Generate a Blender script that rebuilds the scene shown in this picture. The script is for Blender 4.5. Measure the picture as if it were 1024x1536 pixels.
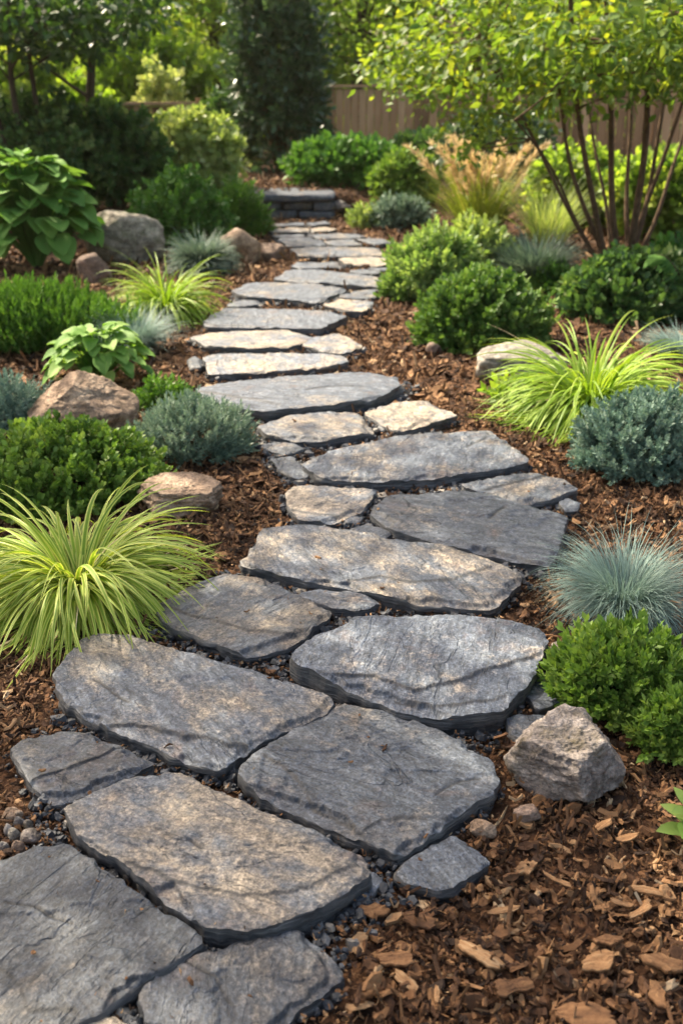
import bpy, math, random
import numpy as np
from math import radians, sin, cos, tan, atan, pi

for o in list(bpy.data.objects):
    bpy.data.objects.remove(o, do_unlink=True)
SC = bpy.context.scene
COL = SC.collection
RNG = np.random.default_rng(7)
random.seed(7)

# ------------------------------------------------------------------ camera
CAM_H = 1.55
FPX = 1493.0                      # focal length in pixels of the 1536 px high photograph
PITCH = atan(638.0 / FPX)         # horizon sits at row 130
cam = bpy.data.cameras.new('camera')
cam.sensor_fit = 'VERTICAL'
cam.sensor_height = 36.0
cam.sensor_width = 24.0
cam.lens = 36.0 * FPX / 1536.0
cam.clip_start = 0.05
cam.clip_end = 600.0
cam.dof.use_dof = True
cam.dof.focus_distance = 2.7
cam.dof.aperture_fstop = 3.4
camo = bpy.data.objects.new('camera', cam)
camo.location = (0, 0, CAM_H)
camo.rotation_euler = (pi / 2 - PITCH, 0, 0)
COL.objects.link(camo)
SC.camera = camo

# ------------------------------------------------------------------ light
SUN_EL = radians(48.0)
SUN_AZ = radians(-48.0)           # measured from +Y (straight ahead), negative = left
world = bpy.data.worlds.new('World')
SC.world = world
world.use_nodes = True
wn = world.node_tree
wn.nodes.clear()
wo = wn.nodes.new('ShaderNodeOutputWorld')
wb = wn.nodes.new('ShaderNodeBackground')
ws = wn.nodes.new('ShaderNodeTexSky')
ws.sky_type = 'NISHITA'
ws.sun_disc = False
ws.sun_elevation = SUN_EL
ws.sun_rotation = SUN_AZ
ws.air_density = 1.0
ws.dust_density = 5.0
ws.ozone_density = 0.3
wb.inputs['Strength'].default_value = 0.15
wt = wn.nodes.new('ShaderNodeMix')
wt.data_type = 'RGBA'
wt.blend_type = 'MULTIPLY'
wt.inputs[0].default_value = 1.0
wt.inputs[7].default_value = (1.0, 0.93, 0.80, 1)      # pale hazy morning sky, slightly warm
wn.links.new(ws.outputs[0], wt.inputs[6])
wn.links.new(wt.outputs[2], wb.inputs['Color'])
wn.links.new(wb.outputs[0], wo.inputs['Surface'])
sun = bpy.data.lights.new('sun', 'SUN')
sun.energy = 4.4
sun.angle = radians(0.5)
sun.color = (1.0, 0.88, 0.68)
suno = bpy.data.objects.new('sun', sun)
# lamp shines along its -Z ; make -Z = -(direction to the sun)
suno.rotation_euler = (-(pi / 2 - SUN_EL), 0, -SUN_AZ)
suno.location = (0, 30, 30)
COL.objects.link(suno)

SC.view_settings.view_transform = 'Standard'
SC.view_settings.look = 'None'
SC.view_settings.exposure = 1.42
SC.view_settings.gamma = 1.0
SC.render.engine = 'CYCLES'
cy = SC.cycles
cy.use_adaptive_sampling = True
cy.adaptive_threshold = 0.012
cy.use_denoising = True
cy.max_bounces = 6
cy.diffuse_bounces = 3
cy.glossy_bounces = 2
cy.transmission_bounces = 4
cy.transparent_max_bounces = 6
cy.caustics_reflective = False
cy.caustics_refractive = False
cy.sample_clamp_indirect = 6.0

# ------------------------------------------------------------------ helpers
def smooth(t):
    t = np.clip(t, 0, 1)
    return t * t * (3 - 2 * t)

def hsh(ix, iy, iz, seed):
    h = (ix * 374761393 + iy * 668265263 + iz * 2147483647 + seed * 1274126177) & 0xFFFFFFFF
    h = ((h ^ (h >> 13)) * 1274126177) & 0xFFFFFFFF
    h = ((h ^ (h >> 16)) * 2246822519) & 0xFFFFFFFF
    h = h ^ (h >> 15)
    return (h & 0xFFFFFF) / float(0xFFFFFF) * 2 - 1

def vn(p, seed=0):
    p = np.asarray(p, float)
    i = np.floor(p).astype(np.int64)
    f = p - i
    f = f * f * f * (f * (f * 6 - 15) + 10)
    r = 0
    for dx in (0, 1):
        wx = f[..., 0] if dx else 1 - f[..., 0]
        for dy in (0, 1):
            wy = f[..., 1] if dy else 1 - f[..., 1]
            for dz in (0, 1):
                wz = f[..., 2] if dz else 1 - f[..., 2]
                r = r + wx * wy * wz * hsh(i[..., 0] + dx, i[..., 1] + dy, i[..., 2] + dz, seed)
    return r

def fbm(p, octv=4, seed=0, gain=0.5):
    p = np.asarray(p, float)
    a, s, t = 1.0, 0, 0
    for k in range(octv):
        s = s + a * vn(p * (2.03 ** k) + 17.3 * k, seed + k)
        t += a
        a *= gain
    return s / t

def vec3(x, y, z=0.0):
    x = np.asarray(x, float)
    return np.stack([x, np.asarray(y, float) + 0 * x, np.asarray(z, float) + 0 * x], -1)

def terrain(x, y):
    x = np.asarray(x, float)
    y = np.asarray(y, float)
    bed = 0.30 * smooth((y - 10.5) / 5.0)
    xp = -0.05 * y
    inside = 1 - smooth((np.abs(x - xp) - 0.75) / 0.35)
    walk = 0.30 * smooth((y - 13.35) / 0.2)
    return bed * (1 - inside) + walk * inside

def ray(px, py):
    dx = (px - 512) / FPX
    dy = (768 - py) / FPX
    return np.array([dx, cos(PITCH) + dy * sin(PITCH), -sin(PITCH) + dy * cos(PITCH)])

def G(px, py, z=0.0):
    d = ray(px, py)
    h = 0.0
    for k in range(12):
        t = (CAM_H - h - z) / -d[2]
        h = 0.5 * h + 0.5 * float(terrain(d[0] * t, d[1] * t))
    t = (CAM_H - h - z) / -d[2]
    return np.array([d[0] * t, d[1] * t])

def P(px, py, Y):
    d = ray(px, py)
    t = Y / d[1]
    return np.array([d[0] * t, Y, CAM_H + d[2] * t])

def depth(Y, z):
    return Y * cos(PITCH) + (CAM_H - z) * sin(PITCH)

def dome(x0, x1, yt, yb, ratio=0.85):
    """centre, half width, half depth and height of a mound that fills this box of the photograph"""
    xc = (x0 + x1) / 2
    f = G(xc, yb)
    rx = (x1 - x0) / 2 / FPX * depth(f[1], 0)
    for k in range(4):
        yc = f[1] + ratio * rx * 0.9
        rx = (x1 - x0) / 2 / FPX * depth(yc, 0.1)
    p = P(xc, yt, yc + 0.2 * rx)
    base = float(terrain(p[0], yc))
    return np.array([p[0], yc, base]), rx, ratio * rx, max(p[2] - base, 0.05)

def mesh(name, chunks, mats, parent=None, shade=True):
    """chunks: list of (V, F, attrs, mat index); F an (m,k) int array"""
    Vs, Ls, Ts, Ms = [], [], [], []
    A = {}
    off = 0
    keys = set()
    for c in chunks:
        keys |= set((c[2] or {}).keys())
    for c in chunks:
        V, F, at, mi = c
        V = np.asarray(V, np.float32)
        F = np.asarray(F, np.int64)
        Vs.append(V)
        Ls.append((F + off).ravel())
        Ts.append(np.full(len(F), F.shape[1], np.int32))
        Ms.append(np.full(len(F), mi, np.int32))
        for k in keys:
            a = (at or {}).get(k)
            if a is None:
                a = np.zeros(len(V))
            A.setdefault(k, []).append(np.asarray(a, np.float32) + np.zeros(len(V), np.float32))
        off += len(V)
    V = np.concatenate(Vs)
    L = np.concatenate(Ls).astype(np.int32)
    T = np.concatenate(Ts)
    me = bpy.data.meshes.new(name)
    me.vertices.add(len(V))
    me.vertices.foreach_set('co', V.ravel())
    me.loops.add(len(L))
    me.loops.foreach_set('vertex_index', L)
    me.polygons.add(len(T))
    st = np.concatenate([[0], np.cumsum(T)[:-1]]).astype(np.int32)
    me.polygons.foreach_set('loop_start', st)
    me.polygons.foreach_set('loop_total', T)
    me.polygons.foreach_set('material_index', np.concatenate(Ms))
    me.polygons.foreach_set('use_smooth', np.full(len(T), bool(shade)))
    for k, a in A.items():
        at = me.attributes.new(k, 'FLOAT', 'POINT')
        at.data.foreach_set('value', np.concatenate(a))
    me.update(calc_edges=True)
    for m in (mats if isinstance(mats, (list, tuple)) else [mats]):
        me.materials.append(m)
    o = bpy.data.objects.new(name, me)
    COL.objects.link(o)
    if parent is not None:
        o.parent = parent
    return o

def tag(o, label=None, cat=None, group=None, kind=None):
    if label: o['label'] = label
    if cat: o['category'] = cat
    if group: o['group'] = group
    if kind: o['kind'] = kind
    return o

def thing(name, label, cat, loc, group=None, rotz=0.0):
    o = bpy.data.objects.new(name, None)
    o.empty_display_size = 0.1
    o.location = loc
    o.rotation_euler = (0, 0, rotz)
    COL.objects.link(o)
    return tag(o, label, cat, group)

def unit(v):
    v = np.asarray(v, float)
    return v / np.maximum(np.linalg.norm(v, axis=-1, keepdims=True), 1e-9)

def frames(d, n):
    d = unit(d)
    s = unit(np.cross(d, n))
    n2 = np.cross(s, d)
    return np.stack([s, d, n2], -1)          # columns

def inst(tmpl, pos, R, size, rnd=None, extra=None):
    TV, TF = tmpl[0], tmpl[1]
    n = len(pos)
    size = np.asarray(size, float)
    if size.ndim == 1:
        size = size[:, None].repeat(3, 1)
    V = np.einsum('nij,nkj->nki', R, TV[None] * size[:, None, :]) + pos[:, None, :]
    F = TF[None] + (np.arange(n) * len(TV))[:, None, None]
    at = {}
    if rnd is not None:
        at['rnd'] = np.repeat(rnd, len(TV))
    if len(tmpl) > 2:
        for k, a in tmpl[2].items():
            at[k] = np.tile(a, n)
    return V.reshape(-1, 3), F.reshape(-1, TF.shape[1]), at, 0

def rand_unit(n):
    return unit(RNG.normal(size=(n, 3)))

def tube(pts, rad, sides=6):
    pts = np.asarray(pts, float)
    rad = np.asarray(rad, float) + np.zeros(len(pts))
    t = unit(np.gradient(pts, axis=0))
    ref = np.array([0.31, 0.77, 0.1])
    a = unit(np.cross(t, ref))
    b = np.cross(t, a)
    ang = np.linspace(0, 2 * pi, sides, endpoint=False)
    V = pts[:, None] + rad[:, None, None] * (a[:, None] * np.cos(ang)[None, :, None] + b[:, None] * np.sin(ang)[None, :, None])
    n = len(pts)
    i = np.arange(n - 1)[:, None] * sides
    j = np.arange(sides)[None]
    k = (j + 1) % sides
    F = np.stack([i + j, i + k, i + sides + k, i + sides + j], -1).reshape(-1, 4)
    return V.reshape(-1, 3), F, None, 0

def join(chs):
    """merge chunks with the same face size into one chunk"""
    Vs, Fs, off = [], [], 0
    for c in chs:
        Vs.append(c[0]); Fs.append(c[1] + off); off += len(c[0])
    return np.concatenate(Vs), np.concatenate(Fs), None, 0

# ------------------------------------------------------------------ materials
class NT:
    def __init__(s, name):
        s.m = bpy.data.materials.new(name)
        s.m.use_nodes = True
        s.t = s.m.node_tree
        s.t.nodes.clear()
        s.out = s.t.nodes.new('ShaderNodeOutputMaterial')
    def n(s, typ, **kw):
        nd = s.t.nodes.new(typ)
        for k, v in kw.items():
            if k.startswith('i_'):
                key = k[2:]
                key = int(key) if key.isdigit() else key.replace('_', ' ')
                if hasattr(v, 'is_linked') or isinstance(v, bpy.types.NodeSocket):
                    s.t.links.new(v, nd.inputs[key])
                else:
                    nd.inputs[key].default_value = v
            else:
                setattr(nd, k, v)
        return nd
    def lk(s, a, b):
        s.t.links.new(a, b)
    def noise(s, vec, scale, detail=3.0, rough=0.55, dist=0.0):
        nd = s.n('ShaderNodeTexNoise')
        nd.inputs['Scale'].default_value = scale
        nd.inputs['Detail'].default_value = detail
        nd.inputs['Roughness'].default_value = rough
        nd.inputs['Distortion'].default_value = dist
        if vec is not None: s.lk(vec, nd.inputs['Vector'])
        return nd.outputs['Fac']
    def ramp(s, fac, stops, interp='LINEAR'):
        nd = s.n('ShaderNodeValToRGB')
        nd.color_ramp.interpolation = interp
        e = nd.color_ramp.elements
        while len(e) < len(stops): e.new(0.5)
        for k, (p, c) in enumerate(stops):
            e[k].position = p
            e[k].color = (c, c, c, 1) if isinstance(c, (int, float)) else (*c, 1)
        s.lk(fac, nd.inputs['Fac'])
        return nd.outputs['Color']
    def math(s, op, a, b=None, clamp=False):
        nd = s.n('ShaderNodeMath', operation=op, use_clamp=clamp)
        for k, v in enumerate((a, b)):
            if v is None: continue
            if isinstance(v, (int, float)): nd.inputs[k].default_value = v
            else: s.lk(v, nd.inputs[k])
        return nd.outputs[0]
    def mix(s, fac, a, b, blend='MIX'):
        nd = s.n('ShaderNodeMix', data_type='RGBA', blend_type=blend)
        for k, v in ((0, fac), (6, a), (7, b)):
            if isinstance(v, (int, float)): nd.inputs[k].default_value = v
            elif isinstance(v, tuple): nd.inputs[k].default_value = (*v, 1)
            else: s.lk(v, nd.inputs[k])
        return nd.outputs[2]
    def attr(s, name, typ='GEOMETRY'):
        return s.n('ShaderNodeAttribute', attribute_name=name, attribute_type=typ).outputs['Fac']
    def bump(s, h, dist, strength=1.0, normal=None):
        nd = s.n('ShaderNodeBump')
        nd.inputs['Strength'].default_value = strength
        nd.inputs['Distance'].default_value = dist
        s.lk(h, nd.inputs['Height'])
        if normal is not None: s.lk(normal, nd.inputs['Normal'])
        return nd.outputs[0]
    def coords(s, scale=(1, 1, 1), rot=(0, 0, 0), obj=True, spin=None):
        spin = getattr(s, 'spin', 0) if spin is None else spin
        tc = s.n('ShaderNodeTexCoord').outputs['Object']
        if obj:
            oi = s.n('ShaderNodeObjectInfo').outputs['Random']
            ofs = s.n('ShaderNodeVectorMath', operation='SCALE')
            ofs.inputs[0].default_value = (37.0, 61.0, 23.0)
            s.lk(oi, ofs.inputs['Scale'])
            ad = s.n('ShaderNodeVectorMath', operation='ADD')
            s.lk(tc, ad.inputs[0]); s.lk(ofs.outputs[0], ad.inputs[1])
            tc = ad.outputs[0]
            if spin:
                vr = s.n('ShaderNodeVectorRotate', rotation_type='Z_AXIS')
                s.lk(tc, vr.inputs['Vector'])
                s.lk(s.math('MULTIPLY', s.math('FRACT', s.math('MULTIPLY', oi, 7.31)), spin), vr.inputs['Angle'])
                tc = vr.outputs[0]
        if scale == (1, 1, 1) and rot == (0, 0, 0): return tc
        mp = s.n('ShaderNodeMapping')
        mp.inputs['Scale'].default_value = scale
        mp.inputs['Rotation'].default_value = rot
        s.lk(tc, mp.inputs['Vector'])
        return mp.outputs[0]
    def principled(s, col, rough=0.6, spec=0.3, normal=None, sheen=0.0):
        p = s.n('ShaderNodeBsdfPrincipled')
        if isinstance(col, tuple): p.inputs['Base Color'].default_value = (*col, 1)
        else: s.lk(col, p.inputs['Base Color'])
        if isinstance(rough, (int, float)): p.inputs['Roughness'].default_value = rough
        else: s.lk(rough, p.inputs['Roughness'])
        p.inputs['Specular IOR Level'].default_value = spec
        if normal is not None: s.lk(normal, p.inputs['Normal'])
        return p.outputs[0]
    def done(s, shader):
        s.lk(shader, s.out.inputs['Surface'])
        return s.m

def leaf_mat(name, stops, trans=0.35, tcol=(1.0, 1.0, 0.45), rough=0.5, spec=0.35, edge=None):
    t = NT(name)
    r = t.attr('rnd')
    n = t.noise(t.coords(), 6.0, 2.0)
    f = t.math('ADD', r, t.math('MULTIPLY', t.math('SUBTRACT', n, 0.5), 0.35), True)
    c = t.ramp(f, stops)
    if edge is not None:
        e = t.attr('edge')
        c = t.mix(t.ramp(e, [(0.35, 0.0), (0.75, 1.0)]), c, edge)
    p = t.principled(c, rough, spec)
    tr = t.n('ShaderNodeBsdfTranslucent')
    t.lk(t.mix(1.0, c, tcol, 'MULTIPLY'), tr.inputs['Color'])
    m = t.n('ShaderNodeMixShader')
    m.inputs[0].default_value = trans
    t.lk(p, m.inputs[1]); t.lk(tr.outputs[0], m.inputs[2])
    return t.done(m.outputs[0])

def g3(a, b, c):
    return [(0.0, a), (0.5, b), (1.0, c)]

def bark_mat(name, c1, c2):
    t = NT(name)
    co = t.coords((14, 14, 3))
    n = t.noise(co, 3.0, 5.0)
    n2 = t.noise(t.coords(), 2.0, 2.0)
    c = t.ramp(t.math('ADD', t.math('MULTIPLY', n, 0.7), t.math('MULTIPLY', n2, 0.3)), [(0.3, c1), (0.65, c2)])
    return t.done(t.principled(c, 0.85, 0.2, t.bump(n, 0.01, 0.8)))

def slate_mat():
    t = NT('slate_face')
    t.spin = 2.4
    co = t.coords()
    tanv = t.attr('tan', 'OBJECT')
    lum = t.attr('lum', 'OBJECT')
    n1 = t.noise(co, 3.1, 4.0, 0.6, 0.4)
    n2 = t.noise(t.coords((1, 1.7, 1), (0, 0, 0.3)), 8.5, 5.0, 0.65, 0.3)
    n3 = t.noise(co, 130.0, 3.0, 0.75)
    n5 = t.noise(co, 46.0, 4.0, 0.7)
    st = t.noise(t.coords((6, 22, 6), (0, 0, 0.12)), 1.6, 6.0, 0.68, 0.6)
    # blue-grey body
    blue = t.ramp(st, [(0.30, (0.040, 0.050, 0.070)), (0.5, (0.080, 0.096, 0.126)), (0.72, (0.165, 0.186, 0.216))])
    sand = t.ramp(n2, [(0.3, (0.125, 0.105, 0.084)), (0.55, (0.225, 0.186, 0.144)), (0.75, (0.37, 0.31, 0.24))])
    k = t.math('ADD', t.math('MULTIPLY', n1, 0.62), t.math('MULTIPLY', n2, 0.38))
    k = t.math('ADD', k, t.math('MULTIPLY', t.math('SUBTRACT', tanv, 0.64), 0.36))
    k = t.math('ADD', k, t.math('MULTIPLY', t.math('SUBTRACT', n5, 0.5), 0.30))
    k = t.math('ADD', k, t.math('MULTIPLY', t.math('SUBTRACT', n3, 0.5), 0.10))
    fac = t.ramp(k, [(0.45, 0.0), (0.52, 0.45), (0.60, 0.95)])
    c = t.mix(fac, blue, sand)
    rust = t.ramp(t.noise(co, 5.3, 4.0, 0.65, 0.5), [(0.58, 0.0), (0.72, 0.5)])
    c = t.mix(rust, c, (0.15, 0.092, 0.062))
    gr = t.ramp(t.math('ADD', t.math('MULTIPLY', n3, 0.6), t.math('MULTIPLY', n5, 0.4)), [(0.36, 0.34), (0.5, 0.95), (0.63, 1.95)])
    c = t.mix(1.0, c, gr, 'MULTIPLY')
    # cleavage steps: broken layers with a thin dark riser
    hts, lines = None, None
    for (scl, rot, ns, mul, msc) in (((1.6, 4.2, 1.6), 0.22, 1.5, 5.0, 2.6), ((2.5, 9.0, 2.5), -0.1, 2.2, 4.0, 4.5)):
        v = t.math('MULTIPLY', t.noise(t.coords(scl, (0, 0, rot)), ns, 5.0, 0.58, 0.5), mul)
        fr = t.math('FRACT', v)
        stp = t.ramp(fr, [(0.90, 0.0), (0.97, 1.0)])
        hh = t.math('ADD', t.math('FLOOR', v), stp)
        msk = t.ramp(t.noise(co, msc, 2.0), [(0.50, 0.0), (0.60, 1.0)])
        ln = t.math('MULTIPLY', t.ramp(fr, [(0.87, 0.0), (0.93, 1.0), (0.965, 1.0), (0.99, 0.0)]), msk)
        hh = t.math('MULTIPLY', hh, 0.8)
        hts = hh if hts is None else t.math('ADD', hts, t.math('MULTIPLY', hh, 0.5))
        lines = ln if lines is None else t.math('MAXIMUM', lines, t.math('MULTIPLY', ln, 0.8))
    crk = t.math('MULTIPLY', t.attr('crk'), t.ramp(n5, [(0.30, 0.55), (0.5, 1.0)]))
    dark = t.math('MAXIMUM', t.math('MULTIPLY', lines, 0.62), crk, True)
    c = t.mix(dark, c, (0.022, 0.024, 0.029))
    lm = t.n('ShaderNodeCombineXYZ')
    for q in range(3): t.lk(lum, lm.inputs[q])
    c = t.mix(1.0, c, lm.outputs[0], 'MULTIPLY')
    h = t.math('ADD', t.math('MULTIPLY', st, 0.5), t.math('MULTIPLY', n5, 0.6))
    h = t.math('ADD', h, t.math('MULTIPLY', n3, 0.25))
    h = t.math('ADD', h, t.math('MULTIPLY', hts, 0.55))
    rough = t.ramp(n2, [(0.3, 0.44), (0.7, 0.64)])
    return t.done(t.principled(c, rough, 0.42, t.bump(h, 0.007, 0.9)))

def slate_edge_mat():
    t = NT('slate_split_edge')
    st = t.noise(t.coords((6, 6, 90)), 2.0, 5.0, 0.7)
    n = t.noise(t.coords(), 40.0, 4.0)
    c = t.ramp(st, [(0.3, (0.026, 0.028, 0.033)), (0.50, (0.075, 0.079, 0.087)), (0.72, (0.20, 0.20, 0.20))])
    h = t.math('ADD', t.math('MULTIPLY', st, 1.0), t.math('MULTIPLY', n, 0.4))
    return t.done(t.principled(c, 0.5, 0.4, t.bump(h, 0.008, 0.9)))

def rock_mat(name, ca, cb, cc, scale=1.0, moss=None):
    t = NT(name)
    co = t.coords()
    n1 = t.noise(co, 4.0 * scale, 5.0, 0.62, 0.4)
    n2 = t.noise(co, 18.0 * scale, 5.0, 0.68, 0.3)
    n3 = t.noise(co, 95.0 * scale, 3.0, 0.7)
    st = t.noise(t.coords((3, 3, 11), (0.5, 0.35, 0)), 3.0 * scale, 6.0, 0.7, 0.8)
    k = t.math('ADD', t.math('MULTIPLY', n1, 0.45), t.math('ADD', t.math('MULTIPLY', n2, 0.3), t.math('MULTIPLY', st, 0.25)))
    c = t.ramp(k, [(0.36, ca), (0.5, cb), (0.64, cc)])
    gr = t.ramp(t.math('ADD', t.math('MULTIPLY', n3, 0.55), t.math('MULTIPLY', n2, 0.45)), [(0.34, 0.42), (0.5, 0.98), (0.66, 1.6)])
    c = t.mix(1.0, c, gr, 'MULTIPLY')
    if moss is not None:
        mk = t.ramp(t.noise(co, 6.0, 5.0, 0.7), [(0.52, 0.0), (0.68, 0.65)])
        c = t.mix(mk, c, moss)
    h = t.math('ADD', t.math('MULTIPLY', st, 1.2), t.math('ADD', t.math('MULTIPLY', n2, 0.8), t.math('MULTIPLY', n3, 0.2)))
    return t.done(t.principled(c, 0.8, 0.25, t.bump(h, 0.02, 0.9)))

def mulch_mat():
    t = NT('bark_mulch')
    r = t.attr('rnd')
    co = t.coords(obj=False)
    n = t.noise(t.coords((90, 90, 90), obj=False), 1.0, 4.0, 0.7, 1.0)
    n2 = t.noise(co, 1.4, 3.0)
    f = t.math('ADD', r, t.math('MULTIPLY', t.math('SUBTRACT', n, 0.5), 0.30))
    f = t.math('ADD', f, t.math('MULTIPLY', t.math('SUBTRACT', n2, 0.5), 0.35), True)
    c = t.ramp(f, [(0.0, (0.024, 0.014, 0.010)), (0.25, (0.074, 0.037, 0.020)), (0.48, (0.165, 0.083, 0.039)),
                   (0.72, (0.280, 0.155, 0.074)), (0.92, (0.38, 0.255, 0.145)), (1.0, (0.46, 0.34, 0.215))])
    return t.done(t.principled(c, 0.8, 0.25, t.bump(n, 0.004, 0.9)))

def soil_mat():
    t = NT('mulch_bed_ground')
    co = t.coords(obj=False)
    vo = t.n('ShaderNodeTexVoronoi', feature='F1')
    vo.inputs['Scale'].default_value = 42.0
    wv = t.noise(co, 14.0, 3.0)
    ad = t.n('ShaderNodeVectorMath', operation='ADD')
    sc = t.n('ShaderNodeVectorMath', operation='SCALE')
    cmb = t.n('ShaderNodeCombineXYZ')
    t.lk(wv, cmb.inputs[0]); t.lk(t.noise(co, 17.0, 3.0), cmb.inputs[1])
    t.lk(cmb.outputs[0], sc.inputs[0]); sc.inputs['Scale'].default_value = 0.06
    t.lk(co, ad.inputs[0]); t.lk(sc.outputs[0], ad.inputs[1])
    t.lk(ad.outputs[0], vo.inputs['Vector'])
    cell = t.n('ShaderNodeSeparateColor')
    t.lk(vo.outputs['Color'], cell.inputs[0])
    n2 = t.noise(co, 1.4, 3.0)
    f = t.math('ADD', t.math('MULTIPLY', cell.outputs[0], 0.6), t.math('MULTIPLY', n2, 0.4))
    c = t.ramp(f, [(0.2, (0.020, 0.011, 0.007)), (0.5, (0.060, 0.030, 0.017)), (0.75, (0.115, 0.058, 0.030)), (0.95, (0.20, 0.11, 0.055))])
    h = t.math('SUBTRACT', cell.outputs[1], vo.outputs['Distance'])
    return t.done(t.principled(c, 0.9, 0.15, t.bump(h, 0.02, 0.9)))

def gravel_mat():
    t = NT('slate_chippings')
    r = t.attr('rnd')
    n = t.noise(t.coords(obj=False), 60.0, 4.0, 0.7)
    f = t.math('ADD', r, t.math('MULTIPLY', t.math('SUBTRACT', n, 0.5), 0.3), True)
    c = t.ramp(f, [(0.0, (0.022, 0.025, 0.031)), (0.5, (0.060, 0.067, 0.080)), (0.8, (0.125, 0.132, 0.145)), (0.93, (0.23, 0.20, 0.165)), (1.0, (0.36, 0.32, 0.27))])
    return t.done(t.principled(c, 0.55, 0.4, t.bump(n, 0.004, 0.8)))

def wood_mat(name, dark, mid, light):
    t = NT(name)
    r = t.attr('rnd')
    st = t.noise(t.coords((18, 18, 1.2)), 2.0, 5.0, 0.65, 0.4)
    n = t.noise(t.coords(), 2.2, 4.0, 0.6)
    f = t.math('ADD', t.math('MULTIPLY', st, 0.45), t.math('ADD', t.math('MULTIPLY', n, 0.2), t.math('MULTIPLY', r, 0.5)))
    c = t.ramp(f, [(0.3, dark), (0.55, mid), (0.82, light)])
    return t.done(t.principled(c, 0.85, 0.2, t.bump(st, 0.006, 0.7)))

M = {}
M['slate'] = slate_mat()
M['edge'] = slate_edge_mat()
M['mulch'] = mulch_mat()
M['soil'] = soil_mat()
M['gravel'] = gravel_mat()
M['rock_tan'] = rock_mat('tan_boulder_stone', (0.13, 0.088, 0.06), (0.285, 0.20, 0.14), (0.47, 0.36, 0.265))
M['rock_grey'] = rock_mat('grey_boulder_stone', (0.11, 0.10, 0.085), (0.24, 0.22, 0.19), (0.40, 0.37, 0.32), 0.8)
M['rock_pink'] = rock_mat('pinkish_grey_stone', (0.10, 0.084, 0.076), (0.25, 0.215, 0.195), (0.50, 0.445, 0.41), 1.2, (0.105, 0.085, 0.032))
M['rock_moss'] = rock_mat('mossy_grey_stone', (0.12, 0.105, 0.08), (0.29, 0.26, 0.21), (0.48, 0.44, 0.37), 0.7, (0.10, 0.12, 0.05))
M['rock_brown'] = rock_mat('brown_stone', (0.085, 0.060, 0.046), (0.19, 0.135, 0.105), (0.34, 0.25, 0.20))
M['rock_dark'] = rock_mat('dark_stone', (0.055, 0.050, 0.050), (0.11, 0.10, 0.097), (0.20, 0.185, 0.175))
M['fence'] = wood_mat('weathered_cedar', (0.15, 0.092, 0.052), (0.35, 0.225, 0.130), (0.52, 0.37, 0.23))
M['bark'] = bark_mat('reddish_bark', (0.045, 0.028, 0.018), (0.165, 0.105, 0.066))
M['bark_dark'] = bark_mat('dark_bark', (0.022, 0.017, 0.013), (0.085, 0.062, 0.045))
M['stem'] = bark_mat('woody_stem', (0.045, 0.034, 0.020), (0.12, 0.085, 0.045))
#=====PART2=====
# ------------------------------------------------------------------ ground
def axis(lo, hi, step, far):
    a = list(np.arange(lo, hi + 1e-6, step))
    s = step
    while a[-1] < far:
        s *= 1.35
        a.append(a[-1] + s)
    s = step
    while a[0] > -far:
        s *= 1.35
        a.insert(0, a[0] - s)
    return np.array(a)

def ground_noise(x, y):
    near = np.exp(-((np.maximum(np.abs(x) - 6, 0)) ** 2 + (np.maximum(np.abs(y - 7) - 9, 0)) ** 2) / 30)
    return (0.012 * fbm(vec3(x * 1.7, y * 1.7), 3, 5) + 0.004 * fbm(vec3(x * 9, y * 9), 2, 9)) * near - 0.012

gx = axis(-5, 5, 0.06, 220)
gy = axis(0.2, 17, 0.06, 220)
X, Y = np.meshgrid(gx, gy)
Z = terrain(X, Y) + ground_noise(X, Y)
nx, ny = len(gx), len(gy)
i = np.arange(ny - 1)[:, None] * nx + np.arange(nx - 1)[None]
F = np.stack([i, i + 1, i + nx + 1, i + nx], -1).reshape(-1, 4)
tag(mesh('ground', [(vec3(X.ravel(), Y.ravel(), Z.ravel()), F, None, 0)], M['soil']), kind='structure')

# ------------------------------------------------------------------ path slabs
def resample(poly, ds):
    p = np.vstack([poly, poly[:1]])
    seg = np.linalg.norm(np.diff(p, axis=0), axis=1)
    s = np.concatenate([[0], np.cumsum(seg)])
    n = max(int(s[-1] / ds), 24)
    u = np.linspace(0, s[-1], n, endpoint=False)
    return np.stack([np.interp(u, s, p[:, 0]), np.interp(u, s, p[:, 1])], -1)

def chaikin(poly, r=0.12):
    a, b = poly, np.roll(poly, -1, axis=0)
    L = np.linalg.norm(b - a, axis=1, keepdims=True)
    rr = np.minimum(r, 0.014 / np.maximum(L, 1e-4))
    return np.stack([a + (b - a) * rr, b - (b - a) * rr], 1).reshape(-1, 2)

def inside_poly(pts, poly):
    x, y = pts[:, 0], pts[:, 1]
    r = np.zeros(len(pts), bool)
    a, b = poly, np.roll(poly, -1, axis=0)
    for (x1, y1), (x2, y2) in zip(a, b):
        if y1 == y2: continue
        c = ((y1 > y) != (y2 > y)) & (x < (x2 - x1) * (y - y1) / (y2 - y1) + x1)
        r ^= c
    return r

def dist_poly(pts, poly):
    d = np.full(len(pts), 1e9)
    a, b = poly, np.roll(poly, -1, axis=0)
    for p, q in zip(a, b):
        e = q - p
        t = np.clip(((pts - p) @ e) / max(e @ e, 1e-9), 0, 1)
        d = np.minimum(d, np.linalg.norm(pts - p - t[:, None] * e, axis=1))
    return d

STONES = []      # outlines on the ground, for keeping mulch off the slabs

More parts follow.
